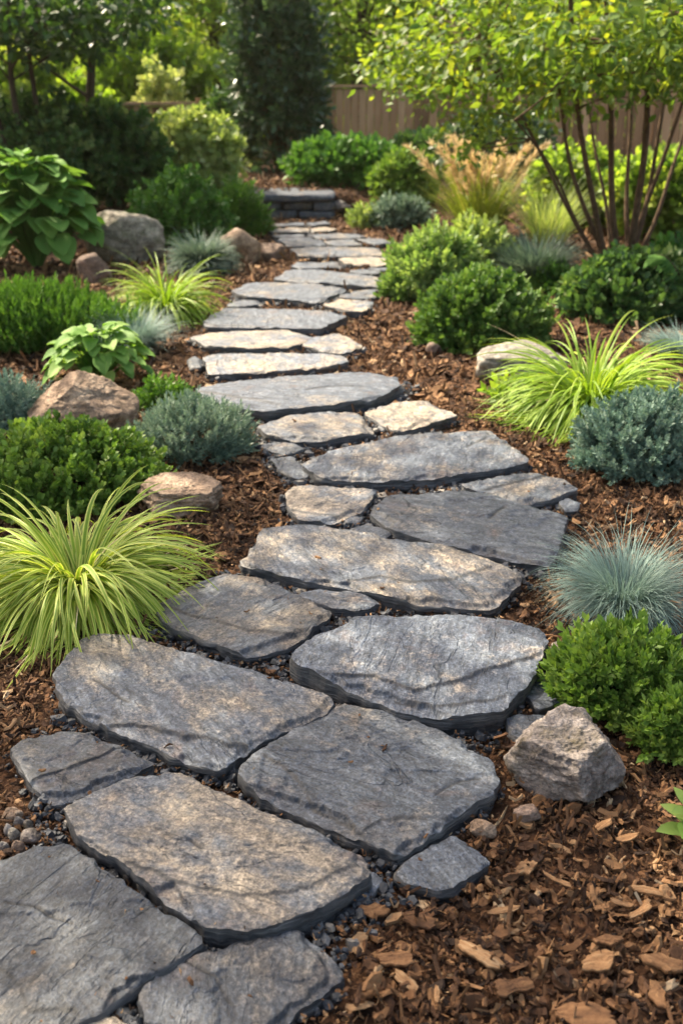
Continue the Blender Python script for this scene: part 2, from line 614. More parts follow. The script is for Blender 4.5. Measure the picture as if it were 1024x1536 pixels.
def slab(label, pts, H=0.055, tn=0.5, lum=1.0, flakes=(), cracks=(), name='stepping_stone', group='slate slabs of the garden path', base=None, rough=1.0):
    sd = len(STONES) * 7 + 3
    poly = np.array([G(px, py, H) for px, py in pts])
    if np.sum(poly[:, 0] * np.roll(poly[:, 1], -1) - poly[:, 1] * np.roll(poly[:, 0], -1)) < 0:
        poly = poly[::-1]
    c = poly.mean(0)
    yd = c[1]
    ds = float(np.clip(0.0024 * yd, 0.0043, 0.03))
    H = H * .86
    b = resample(chaikin(poly), ds)
    STONES.append(b[::max(1, len(b) // 60)])
    tng = unit(np.roll(b, -1, axis=0) - np.roll(b, 1, axis=0))
    nor = np.stack([tng[:, 1], -tng[:, 0]], -1)
    j = 0.006 * fbm(vec3(b[:, 0] * 7, b[:, 1] * 7, sd), 2, sd) + 0.0055 * (.4 - np.abs(fbm(vec3(b[:, 0] * 13, b[:, 1] * 13, sd + 9), 2, sd + 4)) * 2.2) + 0.0055 * fbm(vec3(b[:, 0] * 34, b[:, 1] * 34, sd), 3, sd + 5, .65)
    j = j * rough
    b = b + nor * j[:, None]
    R = np.linalg.norm(b - c, axis=1)
    nr = max(int(R.mean() / ds), 6)
    gz = float(terrain(c[0], c[1])) if base is None else base
    ts = 1 - np.arange(nr) / nr
    top = c + (b - c)[None] * ts[:, None, None]          # rings, outer first
    n = len(b)
    flat = np.vstack([top.reshape(-1, 2), c[None]])
    x, y = flat[:, 0], flat[:, 1]
    de = np.concatenate([((1 - ts)[:, None] * R[None]).ravel(), [R.mean()]])
    ang = random.uniform(-0.35, 0.35)
    u, v = x * cos(ang) + y * sin(ang), -x * sin(ang) + y * cos(ang)
    z = 0.0035 * fbm(vec3(u * 3, v * 4.5, sd), 2, sd)
    t1 = fbm(vec3(u * 2.6, v * 5.5, sd * 1.3), 5, sd + 11, 0.58) * 1.9
    fl = np.floor(t1)
    z = z + 0.0036 * (fl + smooth((t1 - fl - 0.91) / 0.09)) * rough
    t2 = fbm(vec3(u * 7, v * 15, sd * 1.9), 4, sd + 21, 0.6) * 2.6
    fl = np.floor(t2)
    z = z + 0.0013 * (fl + smooth((t2 - fl - 0.85) / 0.15))
    en = fbm(vec3(x * 30, y * 30, sd), 3, sd + 31)
    z = z - (0.0012 + 0.007 * np.maximum(en - 0.05, 0)) * np.exp(-de / 0.004) 
    crk = np.zeros(len(x))
    for fpts, drop in flakes:
        fp = np.array([G(px, py, H) for px, py in fpts])
        o = np.argsort(fp[:, 0])
        fy = np.interp(x, fp[o, 0], fp[o, 1], left=-99, right=-99)
        w = 0.010 * fbm(vec3(x * 11, y * 11, sd + 3), 2, sd + 41, 0.6) + 0.008 * fbm(vec3(x * 45, y * 45, sd + 3), 3, sd + 43, 0.6)
        z = z - .45 * drop * smooth((fy + w - y) / (ds * 0.7))
        ed = (y - fy - w)
        crk = np.maximum(crk, np.where(fy > -50, np.exp(-(ed / (ds * (.95 + 1.3 * np.maximum(en, 0)))) ** 2), 0))
    bwid = np.clip(.085 * fbm(vec3(b[:, 0] * 5.5, b[:, 1] * 5.5, sd + 4), 2, sd + 81) + .02 * fbm(vec3(b[:, 0] * 30, b[:, 1] * 30, 2), 2, sd + 83) - .004, 0, .045) * min(1, R.mean() / .2)
    bw_ = np.concatenate([np.tile(bwid, nr), [0.0]])
    bdrop = np.clip(bwid * .45, 0, .011)
    z = z - np.concatenate([np.tile(bdrop, nr), [0.0]]) * smooth((bw_ - de) / (ds * .8))
    crk = np.maximum(crk, np.where(bw_ > ds, np.exp(-((de - bw_ + ds * .4) / (ds * .7)) ** 2), 0) * .65)
    for fpts, deep in cracks:
        fp = np.array([G(px, py, H) for px, py in fpts])
        dd = np.full(len(x), 9.0)
        q = flat + 0.012 * np.stack([fbm(vec3(x * 16, y * 16, 3), 3, sd), fbm(vec3(x * 16, y * 16, 9), 3, sd + 2)], -1)
        for p0, p1 in zip(fp[:-1], fp[1:]):
            e = p1 - p0
            tt = np.clip(((q - p0) @ e) / (e @ e), 0, 1)
            dd = np.minimum(dd, np.linalg.norm(q - p0 - tt[:, None] * e, axis=1))
        z = z - deep * np.clip(1 - dd / (ds * 1.3), 0, 1)
        crk = np.maximum(crk, np.exp(-(dd / (ds * (.8 + np.maximum(en, 0)))) ** 2))
    V = vec3(x, y, z + H + gz)
    i = np.arange(nr - 1)[:, None] * n
    jj = np.arange(n)[None]
    kk = (jj + 1) % n
    F = np.stack([i + jj, i + kk, i + n + kk, i + n + jj], -1).reshape(-1, 4)
    l = (nr - 1) * n
    jj = jj[0]; kk = kk[0]
    Fc = np.stack([l + jj, l + kk, np.full(n, nr * n)], -1)
    # split, layered sides
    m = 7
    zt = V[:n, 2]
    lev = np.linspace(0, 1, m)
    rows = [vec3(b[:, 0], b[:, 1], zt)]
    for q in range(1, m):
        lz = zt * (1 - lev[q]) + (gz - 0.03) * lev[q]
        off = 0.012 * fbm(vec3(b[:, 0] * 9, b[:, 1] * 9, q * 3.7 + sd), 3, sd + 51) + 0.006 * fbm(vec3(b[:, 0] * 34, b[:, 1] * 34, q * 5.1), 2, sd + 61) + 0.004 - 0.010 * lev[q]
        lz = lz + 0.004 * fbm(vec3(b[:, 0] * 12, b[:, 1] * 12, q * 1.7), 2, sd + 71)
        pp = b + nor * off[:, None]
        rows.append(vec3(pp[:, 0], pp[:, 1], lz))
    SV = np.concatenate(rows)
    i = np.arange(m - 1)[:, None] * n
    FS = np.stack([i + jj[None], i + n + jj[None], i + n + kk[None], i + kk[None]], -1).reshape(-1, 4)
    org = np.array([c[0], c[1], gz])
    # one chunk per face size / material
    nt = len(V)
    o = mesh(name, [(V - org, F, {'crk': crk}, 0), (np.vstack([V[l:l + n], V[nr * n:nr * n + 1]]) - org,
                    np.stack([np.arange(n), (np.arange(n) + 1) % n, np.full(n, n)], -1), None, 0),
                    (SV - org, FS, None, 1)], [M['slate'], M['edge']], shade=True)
    me = o.data
    o.location = org
    o['tan'] = float(tn)
    o['lum'] = float(lum) * (1.22 if tn > .67 else 1.0)
    return tag(o, label, 'paving slab', group)

slab('large dark blue-grey slab filling the bottom left corner of the path',
     [(-120, 1300), (0, 1283), (50, 1268), (102, 1257), (165, 1300), (310, 1403), (250, 1442), (195, 1475), (150, 1512), (100, 1545), (40, 1600), (-120, 1600)], .060, .30, .50,
     flakes=[([(-120, 1440), (0, 1455), (30, 1475), (45, 1505), (110, 1510), (118, 1525)], .006)], cracks=[([(0, 1352), (55, 1362), (110, 1382)], .004)])
slab('blue-grey slab with yellowish spots, nearest the bottom edge beside the corner slab',
     [(202, 1488), (235, 1462), (280, 1436), (365, 1405), (450, 1385), (482, 1412), (515, 1440), (512, 1458), (415, 1531), (330, 1585), (240, 1560)], .050, .44, .60,
     cracks=[([(272, 1440), (320, 1465), (345, 1497)], .004)])
slab('brownish sliver of slab peeping in at the bottom edge below two blue-grey slabs',
     [(70, 1555), (115, 1522), (165, 1518), (215, 1540), (240, 1580), (70, 1610)], .040, .72, .8)
slab('big pale tan slab with a thick chipped near edge, third from the bottom',
     [(90, 1206), (110, 1190), (150, 1176), (190, 1157), (255, 1149), (310, 1165), (360, 1190), (440, 1220), (490, 1250), (548, 1278), (556, 1300), (520, 1330), (470, 1355), (420, 1378), (365, 1393), (310, 1384), (255, 1348), (200, 1298), (140, 1262), (105, 1235)], .075, .66, 1.0,
     flakes=[([(190, 1285), (230, 1305), (262, 1320), (310, 1325), (360, 1342), (430, 1336), (490, 1312), (540, 1292)], .006)], cracks=[([(285, 1258), (300, 1272)], .004)])
slab('low grey flake of slab jutting from under the big pale tan slab',
     [(480, 1330), (520, 1312), (560, 1298), (576, 1312), (560, 1336), (500, 1350), (470, 1362)], .030, .35, .9)
slab('small dark purplish slab split by a crack, at the left edge of the path',
     [(8, 1118), (35, 1103), (110, 1088), (180, 1108), (235, 1138), (180, 1163), (80, 1194), (60, 1180), (25, 1145)], .050, .40, .66,
     flakes=[([(50, 1166), (110, 1145), (160, 1128), (190, 1108)], .010)])
slab('large speckled grey slab with a broken lower lip, below the striped grass clump',
     [(75, 1010), (88, 990), (100, 975), (122, 952), (150, 943), (200, 948), (280, 972), (380, 998), (460, 1025), (505, 1043), (480, 1068), (420, 1095), (370, 1119), (330, 1143), (270, 1131), (200, 1100), (130, 1070), (90, 1042)], .062, .50, 1.0,
     flakes=[([(165, 1085), (200, 1082), (240, 1095), (275, 1104), (310, 1103), (345, 1117), (372, 1119)], .014)], cracks=[([(140, 1018), (165, 1035), (192, 1052)], .004)])
slab('dark diamond-shaped slab with cream patches in the middle of the foreground',
     [(355, 1150), (380, 1125), (410, 1105), (460, 1075), (510, 1048), (560, 1058), (600, 1068), (690, 1100), (735, 1128), (751, 1160), (735, 1185), (680, 1222), (600, 1276), (540, 1252), (450, 1212), (380, 1180)], .058, .44, .74,
     flakes=[([(395, 1128), (420, 1140), (450, 1170), (470, 1205), (535, 1236)], .008), ([(545, 1240), (570, 1228), (620, 1222), (640, 1228)], .005)], cracks=[([(655, 1188), (690, 1170), (720, 1165)], .004)])
slab('wide light blue-grey slab with a deep crack across its thick front',
     [(433, 975), (450, 958), (470, 940), (540, 915), (640, 912), (700, 915), (760, 922), (815, 938), (824, 956), (806, 995), (775, 1032), (752, 1056), (690, 1062), (640, 1060), (560, 1036), (490, 1008), (445, 990)], .090, .34, 1.12,
     flakes=[([(500, 1008), (560, 1010), (620, 1032), (680, 1018), (720, 1003), (770, 988), (812, 978)], .014), ([(590, 1040), (650, 1052), (720, 1046), (760, 1038)], .006)])
slab('brown-tinted slab with a long crack, right of the striped grass clump',
     [(230, 905), (275, 880), (330, 856), (400, 862), (425, 875), (450, 885), (498, 913), (470, 938), (435, 962), (375, 978), (310, 956), (245, 928)], .052, .64, .72,
     flakes=[([(240, 905), (300, 924), (370, 944), (420, 948), (450, 950)], .007)])
slab('narrow little slab wedged between the brown-tinted and pale long slabs',
     [(448, 887), (480, 877), (540, 885), (572, 898), (545, 911), (500, 908), (460, 898)], .042, .42, .92)
slab('long pale grey-tan slab slanting down to the right across the middle of the path',
     [(355, 838), (378, 812), (392, 788), (420, 783), (470, 783), (560, 795), (620, 806), (680, 815), (735, 836), (785, 857), (766, 882), (740, 905), (640, 900), (580, 890), (520, 876), (420, 857)], .058, .58, 1.0,
     flakes=[([(520, 868), (570, 862), (610, 872), (680, 866), (735, 848)], .005)])
slab('broad dark blue slab lying beside the mulch at the right of the path',
     [(555, 765), (566, 752), (580, 740), (640, 730), (690, 732), (740, 735), (800, 752), (852, 768), (845, 790), (842, 812), (825, 843), (740, 827), (690, 815), (640, 806), (590, 790)], .058, .28, .78,
     cracks=[([(735, 775), (755, 758)], .004)])
slab('squarish cream slab at the left end of the broad dark blue slab',
     [(424, 735), (440, 727), (500, 725), (565, 730), (558, 745), (545, 760), (500, 778), (450, 776), (435, 758)], .048, .78, 1.0,
     flakes=[([(430, 762), (470, 768), (510, 772)], .006)])
slab('small dark stone chip filling the joint under the cream slab',
     [(520, 789), (545, 783), (575, 788), (592, 797), (575, 806), (540, 803)], .030, .3, .8)
slab('cracked tan and grey slab at the right edge, with dark broken front',
     [(690, 725), (715, 716), (740, 710), (800, 705), (845, 715), (870, 730), (830, 743), (780, 749), (725, 737)], .052, .56, .92,
     flakes=[([(720, 735), (770, 722), (800, 715), (830, 708)], .006)])
slab('very wide light grey slab tapering to the right, above the cream slab',
     [(452, 692), (475, 680), (500, 670), (600, 650), (700, 640), (735, 638), (765, 662), (797, 688), (740, 701), (660, 711), (590, 716), (520, 715), (480, 713)], .060, .50, 1.06,
     cracks=[([(700, 668), (730, 652)], .004)])
slab('cream-pink slab with a stepped left corner at the right of the path',
     [(545, 617), (570, 606), (600, 600), (640, 598), (688, 620), (650, 632), (600, 642), (575, 632)], .055, .80, 1.1,
     flakes=[([(543, 618), (570, 628), (590, 640)], .015)])
slab('grey-tan slab below the thick long slab',
     [(385, 636), (430, 620), (500, 614), (540, 618), (562, 643), (530, 651), (480, 656), (440, 655), (400, 648)], .055, .60, .95)
slab('small flat grey slab left of the very wide light slab',
     [(390, 665), (415, 657), (440, 658), (458, 670), (430, 680), (405, 676)], .030, .42, .8)
slab('small dark grey triangular slab beside the mulch left of the wide slab',
     [(402, 684), (440, 681), (465, 710), (445, 716), (418, 702)], .032, .35, .78)
slab('thick long slab with dark layered front, largest of the middle distance',
     [(292, 580), (330, 568), (420, 560), (500, 556), (560, 553), (597, 562), (600, 574), (572, 590), (500, 602), (400, 612), (345, 606), (310, 594)], .085, .36, 1.0,
     flakes=[([(295, 586), (340, 592), (390, 598), (420, 606)], .008)], cracks=[([(440, 584), (500, 578), (545, 578)], .005)])
slab('low dark flake under the right end of the thick long slab',
     [(560, 588), (580, 576), (604, 574), (607, 581), (590, 591), (565, 597)], .030, .3, .75)
slab('creamy slab just beyond the thick long slab',
     [(305, 536), (312, 528), (360, 526), (420, 526), (480, 527), (515, 531), (524, 539), (490, 548), (400, 555), (340, 558), (312, 556)], .055, .68, 1.1)
slab('long yellowish slab with small dark slab at its right end',
     [(285, 503), (310, 497), (360, 494), (430, 493), (472, 504), (450, 513), (430, 517), (380, 520), (310, 516)], .055, .74, 1.0)
slab('pale kite-shaped slab right of the long yellowish slab',
     [(453, 515), (470, 504), (500, 497), (520, 502), (543, 516), (525, 524), (490, 525)], .050, .76, 1.05)
slab('long blue-grey slab beside the drooping lime grass',
     [(304, 477), (335, 459), (383, 459), (440, 461), (489, 463), (521, 472), (494, 484), (480, 490), (407, 488), (308, 486)], .065, .36, .98)
slab('rounded cream slab right of the long blue-grey slab',
     [(485, 456), (506, 446), (562, 450), (555, 459), (543, 465), (516, 463)], .050, .85, 1.1)
slab('small blue-grey slab above the rounded cream one',
     [(506, 441), (533, 434), (564, 432), (563, 444), (540, 446), (516, 445)], .045, .4, .9)
slab('thin dark slab sliver above the lime grass tips',
     [(340, 453), (360, 448), (388, 448), (392, 455), (365, 458), (345, 458)], .035, .35, .8)
slab('broad dove-grey slab beyond the thin dark sliver',
     [(347, 434), (373, 422), (424, 421), (470, 424), (518, 429), (516, 434), (490, 444), (482, 451), (424, 446), (369, 443)], .060, .45, .98)
slab('broad dove-grey slab reaching the mulch on the right, below small slabs',
     [(410, 416), (431, 401), (475, 402), (540, 410), (591, 417), (567, 428), (516, 424), (461, 420)], .055, .45, 1.0)
slab('grey slab tapering left of two small joint stones',
     [(436, 397), (444, 391), (506, 391), (513, 397), (475, 401), (455, 400)], .045, .42, .95)
slab('sunlit cream slab at the right, beside the yellow-green shrub',
     [(506, 386), (564, 383), (603, 388), (601, 395), (560, 397), (516, 393)], .045, .85, 1.1)
slab('small grey slab behind the broad dove-grey slab reaching right',
     [(523, 405), (543, 401), (571, 406), (567, 409), (540, 409)], .04, .45, .9)
slab('narrow blue-grey slab along the right edge of the far path',
     [(550, 401), (605, 398), (603, 404), (571, 405)], .04, .35, .9)
slab('little dark slab touching the yellow-green shrub',
     [(574, 409), (601, 405), (598, 412), (581, 412)], .035, .3, .9)
slab('long tan slab crossing the whole far path',
     [(434, 371), (461, 368), (520, 369), (567, 370), (579, 380), (537, 382), (448, 381)], .055, .62, 1.0)
slab('grey slab beside the two brown rocks',
     [(415, 356), (461, 354), (482, 359), (490, 366), (431, 367)], .05, .45, .95)
slab('small far slab between two grey ones',
     [(484, 360), (526, 357), (545, 366), (502, 367)], .045, .5, .95)
slab('far blue-grey slab standing out to the right on the mulch',
     [(533, 357), (564, 354), (593, 361), (564, 366)], .045, .38, .9)
slab('narrow far slab nearest the dark rock',
     [(407, 351), (456, 350), (458, 353), (417, 355)], .045, .45, .9)
slab('wide far slab leading to the right of the steps',
     [(458, 351), (509, 347), (549, 351), (537, 355), (489, 356)], .05, .48, .95)
slab('sunlit far slab at the left, second before the stone step',
     [(400, 343), (441, 339), (463, 341), (465, 346), (407, 347)], .05, .8, 1.05)
slab('sunlit far slab at the right, second before the stone step',
     [(464, 341), (489, 338), (507, 343), (475, 346)], .05, .85, 1.05)
slab('far slab at the left foot of the stone step',
     [(407, 334), (455, 332), (457, 337), (414, 338)], .045, .4, .9)
slab('far slab at the right foot of the stone step',
     [(458, 333), (489, 330), (496, 334), (468, 337)], .045, .45, .9)
N_PATH = len(STONES)
slab('detached blue-grey slab lying on the mulch beside the dark diamond slab',
     [(595, 1302), (625, 1275), (680, 1245), (715, 1270), (741, 1288), (700, 1312), (655, 1334), (610, 1322)], .040, .34, .86)
slab('small flat dark stone next to the thick cracked slab, by the bright mound', [(783, 1030), (808, 1011), (838, 1022), (846, 1050), (805, 1064)], .035, .3, .8, name='flat_stone', group='small flat stones at the path edge')
slab('small flat dark stone just behind the pinkish boulder', [(755, 1075), (775, 1064), (822, 1070), (790, 1108), (768, 1100)], .035, .3, .8, name='flat_stone', group='small flat stones at the path edge')
slab('brownish flat stone below the blue fescue tuft', [(818, 975), (828, 958), (870, 957), (874, 978), (850, 990), (825, 988)], .035, .75, .7, name='flat_stone', group='small flat stones at the path edge')
slab('small dark stone off the right end of the cracked tan and grey slab', [(838, 752), (850, 745), (872, 752), (866, 765), (846, 766)], .028, .35, .8, name='flat_stone', group='small flat stones at the path edge')
slab('small dark stone left of the creamy slab', [(279, 536), (292, 530), (303, 536), (303, 549), (284, 548)], .035, .35, .7, name='flat_stone', group='small flat stones at the path edge')
slab('small grey chip in the joint between the cream and dark blue slabs', [(513, 778), (528, 771), (545, 774), (540, 781), (522, 782)], .028, .45, .95, name='flat_stone', group='small flat stones at the path edge')

# ------------------------------------------------------------------ stone step at the end of the path
def block(name, c, s, mat, parent, sd, amp=0.02, label=None):
    n = 12
    t = np.linspace(-1, 1, n)
    A, B = np.meshgrid(t, t)
    A, B = A.ravel(), B.ravel()
    one = np.ones_like(A)
    fs = [(A, B, one), (B, A, -one), (one, A, B), (-one, B, A), (B, one, A), (A, -one, B)]
    Vs, Fs = [], []
    i = np.arange(n - 1)[:, None] * n + np.arange(n - 1)[None]
    q = np.stack([i, i + 1, i + n + 1, i + n], -1).reshape(-1, 4)
    for k, f in enumerate(fs):
        Vs.append(np.stack(f, -1)); Fs.append(q + k * n * n)
    V = np.concatenate(Vs)
    r = np.linalg.norm(V, axis=1, keepdims=True)
    V = V * (1 - 0.10 * smooth((r - 1.15) / 0.6))
    V = V * np.array(s) / 2
    W = V + np.array(c)
    V = V + amp * np.stack([fbm(W * 7 + 3 * k, 4, sd + k) for k in range(3)], -1)
    o = mesh(name, [(V + np.array(c), np.concatenate(Fs), None, 0)], mat, parent)
    o['tan'] = random.uniform(.3, .6); o['lum'] = random.uniform(.7, .95)
    return o

sb = thing('stone_step', 'dry-laid stone step with a slate top at the far end of the path', 'step', (0, 0, 0))
p0, p1 = G(366, 328), G(500, 328)
yf = p0[1]
zt = P(430, 291, yf)[2]
xl, xr = p0[0] - 0.25, p1[0] + 0.02
w = xr - xl
block('cap_slab', ((xl + xr) / 2, yf + 0.42, zt - 0.05), (w, 0.90, 0.10), M['slate'], sb, 3, 0.012)
zz = zt - 0.10
row = [(0.0, .30, 0.0, .5), (.30, .52, 0.0, .5), (.52, .80, .0, .55), (.80, 1.0, 0, .6), (0, .38, .5, 1), (.38, .66, .5, 1), (.66, 1.0, .55, 1)]
for k, (a, b2, za, zb) in enumerate(row):
    h0, h1 = zz * (1 - zb) - (0.02 if zb == 1 else 0), zz * (1 - za)
    block('riser_stone', (xl + w * (a + b2) / 2, yf + 0.22 + 0.03 * (k % 3), (h0 + h1) / 2), (w * (b2 - a) - .012, 0.40, h1 - h0 - .010), M['slate'], sb, 20 + k, 0.016)

# ------------------------------------------------------------------ loose bark mulch and slate chippings
def in_stones(pts, shrink=0.0):
    r = np.zeros(len(pts), bool)
    for s in STONES:
        lo, hi = s.min(0), s.max(0)
        k = np.where((pts[:, 0] > lo[0]) & (pts[:, 0] < hi[0]) & (pts[:, 1] > lo[1]) & (pts[:, 1] < hi[1]))[0]
        if len(k): r[k] |= inside_poly(pts[k], s)
    return r

def near_stones(pts, rad, lim):
    d = np.full(len(pts), 9.0)
    for s in STONES[:lim]:
        lo, hi = s.min(0) - rad, s.max(0) + rad
        k = np.where((pts[:, 0] > lo[0]) & (pts[:, 0] < hi[0]) & (pts[:, 1] > lo[1]) & (pts[:, 1] < hi[1]))[0]
        if len(k): d[k] = np.minimum(d[k], dist_poly(pts[k], s[::2]))
    return d

def second_near(pts, rad, lim):
    d = np.full((len(pts), 2), 9.0)
    for s in STONES[:lim]:
        lo, hi = s.min(0) - rad, s.max(0) + rad
        k = np.where((pts[:, 0] > lo[0]) & (pts[:, 0] < hi[0]) & (pts[:, 1] > lo[1]) & (pts[:, 1] < hi[1]))[0]
        if len(k):
            d[k] = np.sort(np.concatenate([d[k], dist_poly(pts[k], s[::2])[:, None]], 1), 1)[:, :2]
    return d[:, 1]

def chip_template(nv, asp, thick, sd, curl=0.15):
    r = np.random.default_rng(sd)
    a = np.linspace(0, 2 * pi, nv, endpoint=False) + r.uniform(-.25, .25, nv)
    rad = r.uniform(.72, 1.1, nv)
    x = np.cos(a) * rad * .5
    y = np.sin(a) * rad * .5 / asp
    zc = curl * (x ** 2) * 2 * r.choice([-1, 1]) + curl * x * r.uniform(-.6, .6)
    lo = np.stack([x, y, zc - thick * .5], -1)
    k = r.uniform(.70, .95, nv)
    hi = np.stack([x * k, y * k, zc + thick * (.5 + r.uniform(-.3, .35, nv))], -1)
    V = np.vstack([lo, hi, [[0, 0, thick * .6]]])
    j = np.arange(nv); q = (j + 1) % nv
    F = np.vstack([np.stack([j, q, nv + q], -1), np.stack([j, nv + q, nv + j], -1), np.stack([nv + j, nv + q, np.full(nv, 2 * nv)], -1)])
    return V, F

def scatter(n_try, dens, ylo, yhi):
    y = RNG.uniform(ylo, yhi, n_try)
    hw = 0.36 * (y * cos(PITCH) + 0.61) + 0.35
    x = RNG.uniform(-1, 1, n_try) * hw
    return np.stack([x, y], -1), 2 * hw

def chips(pts, size, templates, zr, rnd, tilt=0.45):
    chs = []
    pick = RNG.integers(0, len(templates), len(pts))
    for k, tm in enumerate(templates):
        s = np.where(pick == k)[0]
        if not len(s): continue
        a = RNG.uniform(0, 2 * pi, len(s))
        nrm = unit(np.stack([RNG.normal(0, tilt, len(s)), RNG.normal(0, tilt, len(s)), np.ones(len(s))], -1))
        d = np.stack([np.cos(a), np.sin(a), np.zeros(len(s))], -1)
        R = frames(unit(d - nrm * (d * nrm).sum(-1, keepdims=True)), nrm)[:, :, [1, 0, 2]]
        R[:, :, 1] *= -1
        p = pts[s]
        z = terrain(p[:, 0], p[:, 1]) + ground_noise(p[:, 0], p[:, 1]) + RNG.uniform(zr[0], zr[1], len(s)) 
        chs.append(inst(tm, vec3(p[:, 0], p[:, 1], z), R, size[s], rnd[s]))
    return chs

BARK_T = [chip_template(7, a, t, 100 + k, c) for k, (a, t, c) in enumerate([(1.6, .13, .3), (2.0, .15, .3), (2.5, .14, .5), (3.0, .13, .4), (1.4, .10, .2), (3.6, .12, .6), (5.0, .11, .8), (6.5, .10, 1.0), (8.5, .08, 1.2), (4.4, .12, .5)])]
STONE_T = [chip_template(8, a, t, 200 + k, 0.0) for k, (a, t) in enumerate([(1.2, .5), (1.5, .45), (1.35, .35), (1.8, .3), (1.1, .55)])]

def band(ylo, yhi, per_m2, smin, smed):
    area = 0.5 * ((2 * (.36 * (ylo * .92 + .61) + .35)) + (2 * (.36 * (yhi * .92 + .61) + .35))) * (yhi - ylo)
    n = int(area * per_m2)
    p, _ = scatter(n, None, ylo, yhi)
    p = p[~in_stones(p)]
    d = near_stones(p, .25, N_PATH)
    keep = (d > .05) | (RNG.uniform(0, 1, len(p)) < .55)
    p, d = p[keep], d[keep]
    sz = np.clip(np.exp(RNG.normal(math.log(smed), .62, len(p))), smin, smed * 3.2)
    sz = np.where(d < .05, np.minimum(sz, .8 * smed), sz)
    rnd = np.clip(RNG.normal(.36, .25, len(p)) + .10 * (sz / smed - 1) * .3, 0, 1)
    return p, sz, rnd

allc = []
for a in [(0.9, 2.6, 10500, .006, .018), (2.6, 5.0, 4800, .009, .023), (5.0, 9.0, 1300, .018, .034), (9.0, 17.0, 330, .03, .052)]:
    p, sz, rnd = band(*a)
    near = near_stones(p, .2, 99) < .06
    allc += chips(p[~near], sz[~near], BARK_T, (-.006, .018), rnd[~near], .62)
    allc += chips(p[near], sz[near], BARK_T, (.004, .034), rnd[near], .5)
big_p, _ = scatter(420, None, 1.0, 6.0)
big_p = big_p[~in_stones(big_p)]
big_p = big_p[near_stones(big_p, .3, N_PATH) > .06]
allc += chips(big_p, RNG.uniform(.025, .05, len(big_p)), BARK_T, (.008, .022), np.clip(RNG.normal(.48, .22, len(big_p)), 0, 1), .35)
# a few crumbs of bark and grit kicked up onto the slabs
cr_, _ = scatter(1500, None, 1.1, 9.0)
cr_ = cr_[in_stones(cr_)]
ed_ = near_stones(cr_, .3, 99)
cr_ = cr_[(ed_ < .06) | (RNG.uniform(0, 1, len(cr_)) < .4)]
allc += chips(cr_, np.exp(RNG.normal(math.log(.011), .5, len(cr_))), BARK_T, (.060, .064), np.clip(RNG.normal(.5, .25, len(cr_)), 0, 1), .25)
tag(mesh('bark_mulch', allc, M['mulch'], shade=False), 'shredded brown bark mulch covering the planting beds', 'mulch', kind='stuff')

gv = []
for ylo, yhi, per, smed in [(.9, 2.6, 6500, .016), (2.6, 5, 3600, .019), (5, 9, 1500, .026), (9, 14, 500, .04)]:
    area = (.72 * ((ylo + yhi) / 2 * .92 + .61) + .7) * (yhi - ylo)
    p, _ = scatter(int(area * per), None, ylo, yhi)
    p = p[~in_stones(p)]
    d = near_stones(p, .2, N_PATH)
    d2 = second_near(p, .2, N_PATH)
    p = p[((d < .035) & (d2 < .11)) | ((d < .02) & (RNG.uniform(0, 1, len(p)) < .5)) | ((d < .075) & (d2 < .12) & (RNG.uniform(0, 1, len(p)) < .35))]
    sz = np.clip(np.exp(RNG.normal(math.log(smed), .42, len(p))), .006, smed * 2.4)
    gv += chips(p, sz, STONE_T, (.004, .026), np.clip(RNG.normal(.40, .25, len(p)), 0, 1), .3)
# bigger slate shards wedged in the joints
p, _ = scatter(5200, None, 1.0, 8.0)
p = p[~in_stones(p)]
d, d2 = near_stones(p, .2, N_PATH), second_near(p, .2, N_PATH)
p = p[(d < .05) & (d2 < .10)]
SHARD_T = [chip_template(6, a, t, 400 + k, 0.0) for k, (a, t) in enumerate([(1.3, .22), (1.8, .2), (2.3, .18), (1.5, .3)])]
gv += chips(p, RNG.uniform(.024, .052, len(p)) * np.clip(p[:, 1] / 2.5, .8, 1.6), SHARD_T, (.012, .028), np.clip(RNG.normal(.5, .25, len(p)), 0, .95), .25)
tag(mesh('slate_gravel', gv, M['gravel'], shade=False), 'dark slate chippings packed in the joints of the path', 'gravel', kind='stuff')
# ------------------------------------------------------------------ boulders
def ico_sphere(sub):
    import bmesh
    bm = bmesh.new()
    bmesh.ops.create_icosphere(bm, subdivisions=sub, radius=1.0)
    V = np.array([v.co[:] for v in bm.verts])
    F = np.array([[v.index for v in f.verts] for f in bm.faces])
    bm.free()
    return V, F
ICO = {k: ico_sphere(k) for k in (3, 4, 5, 6)}

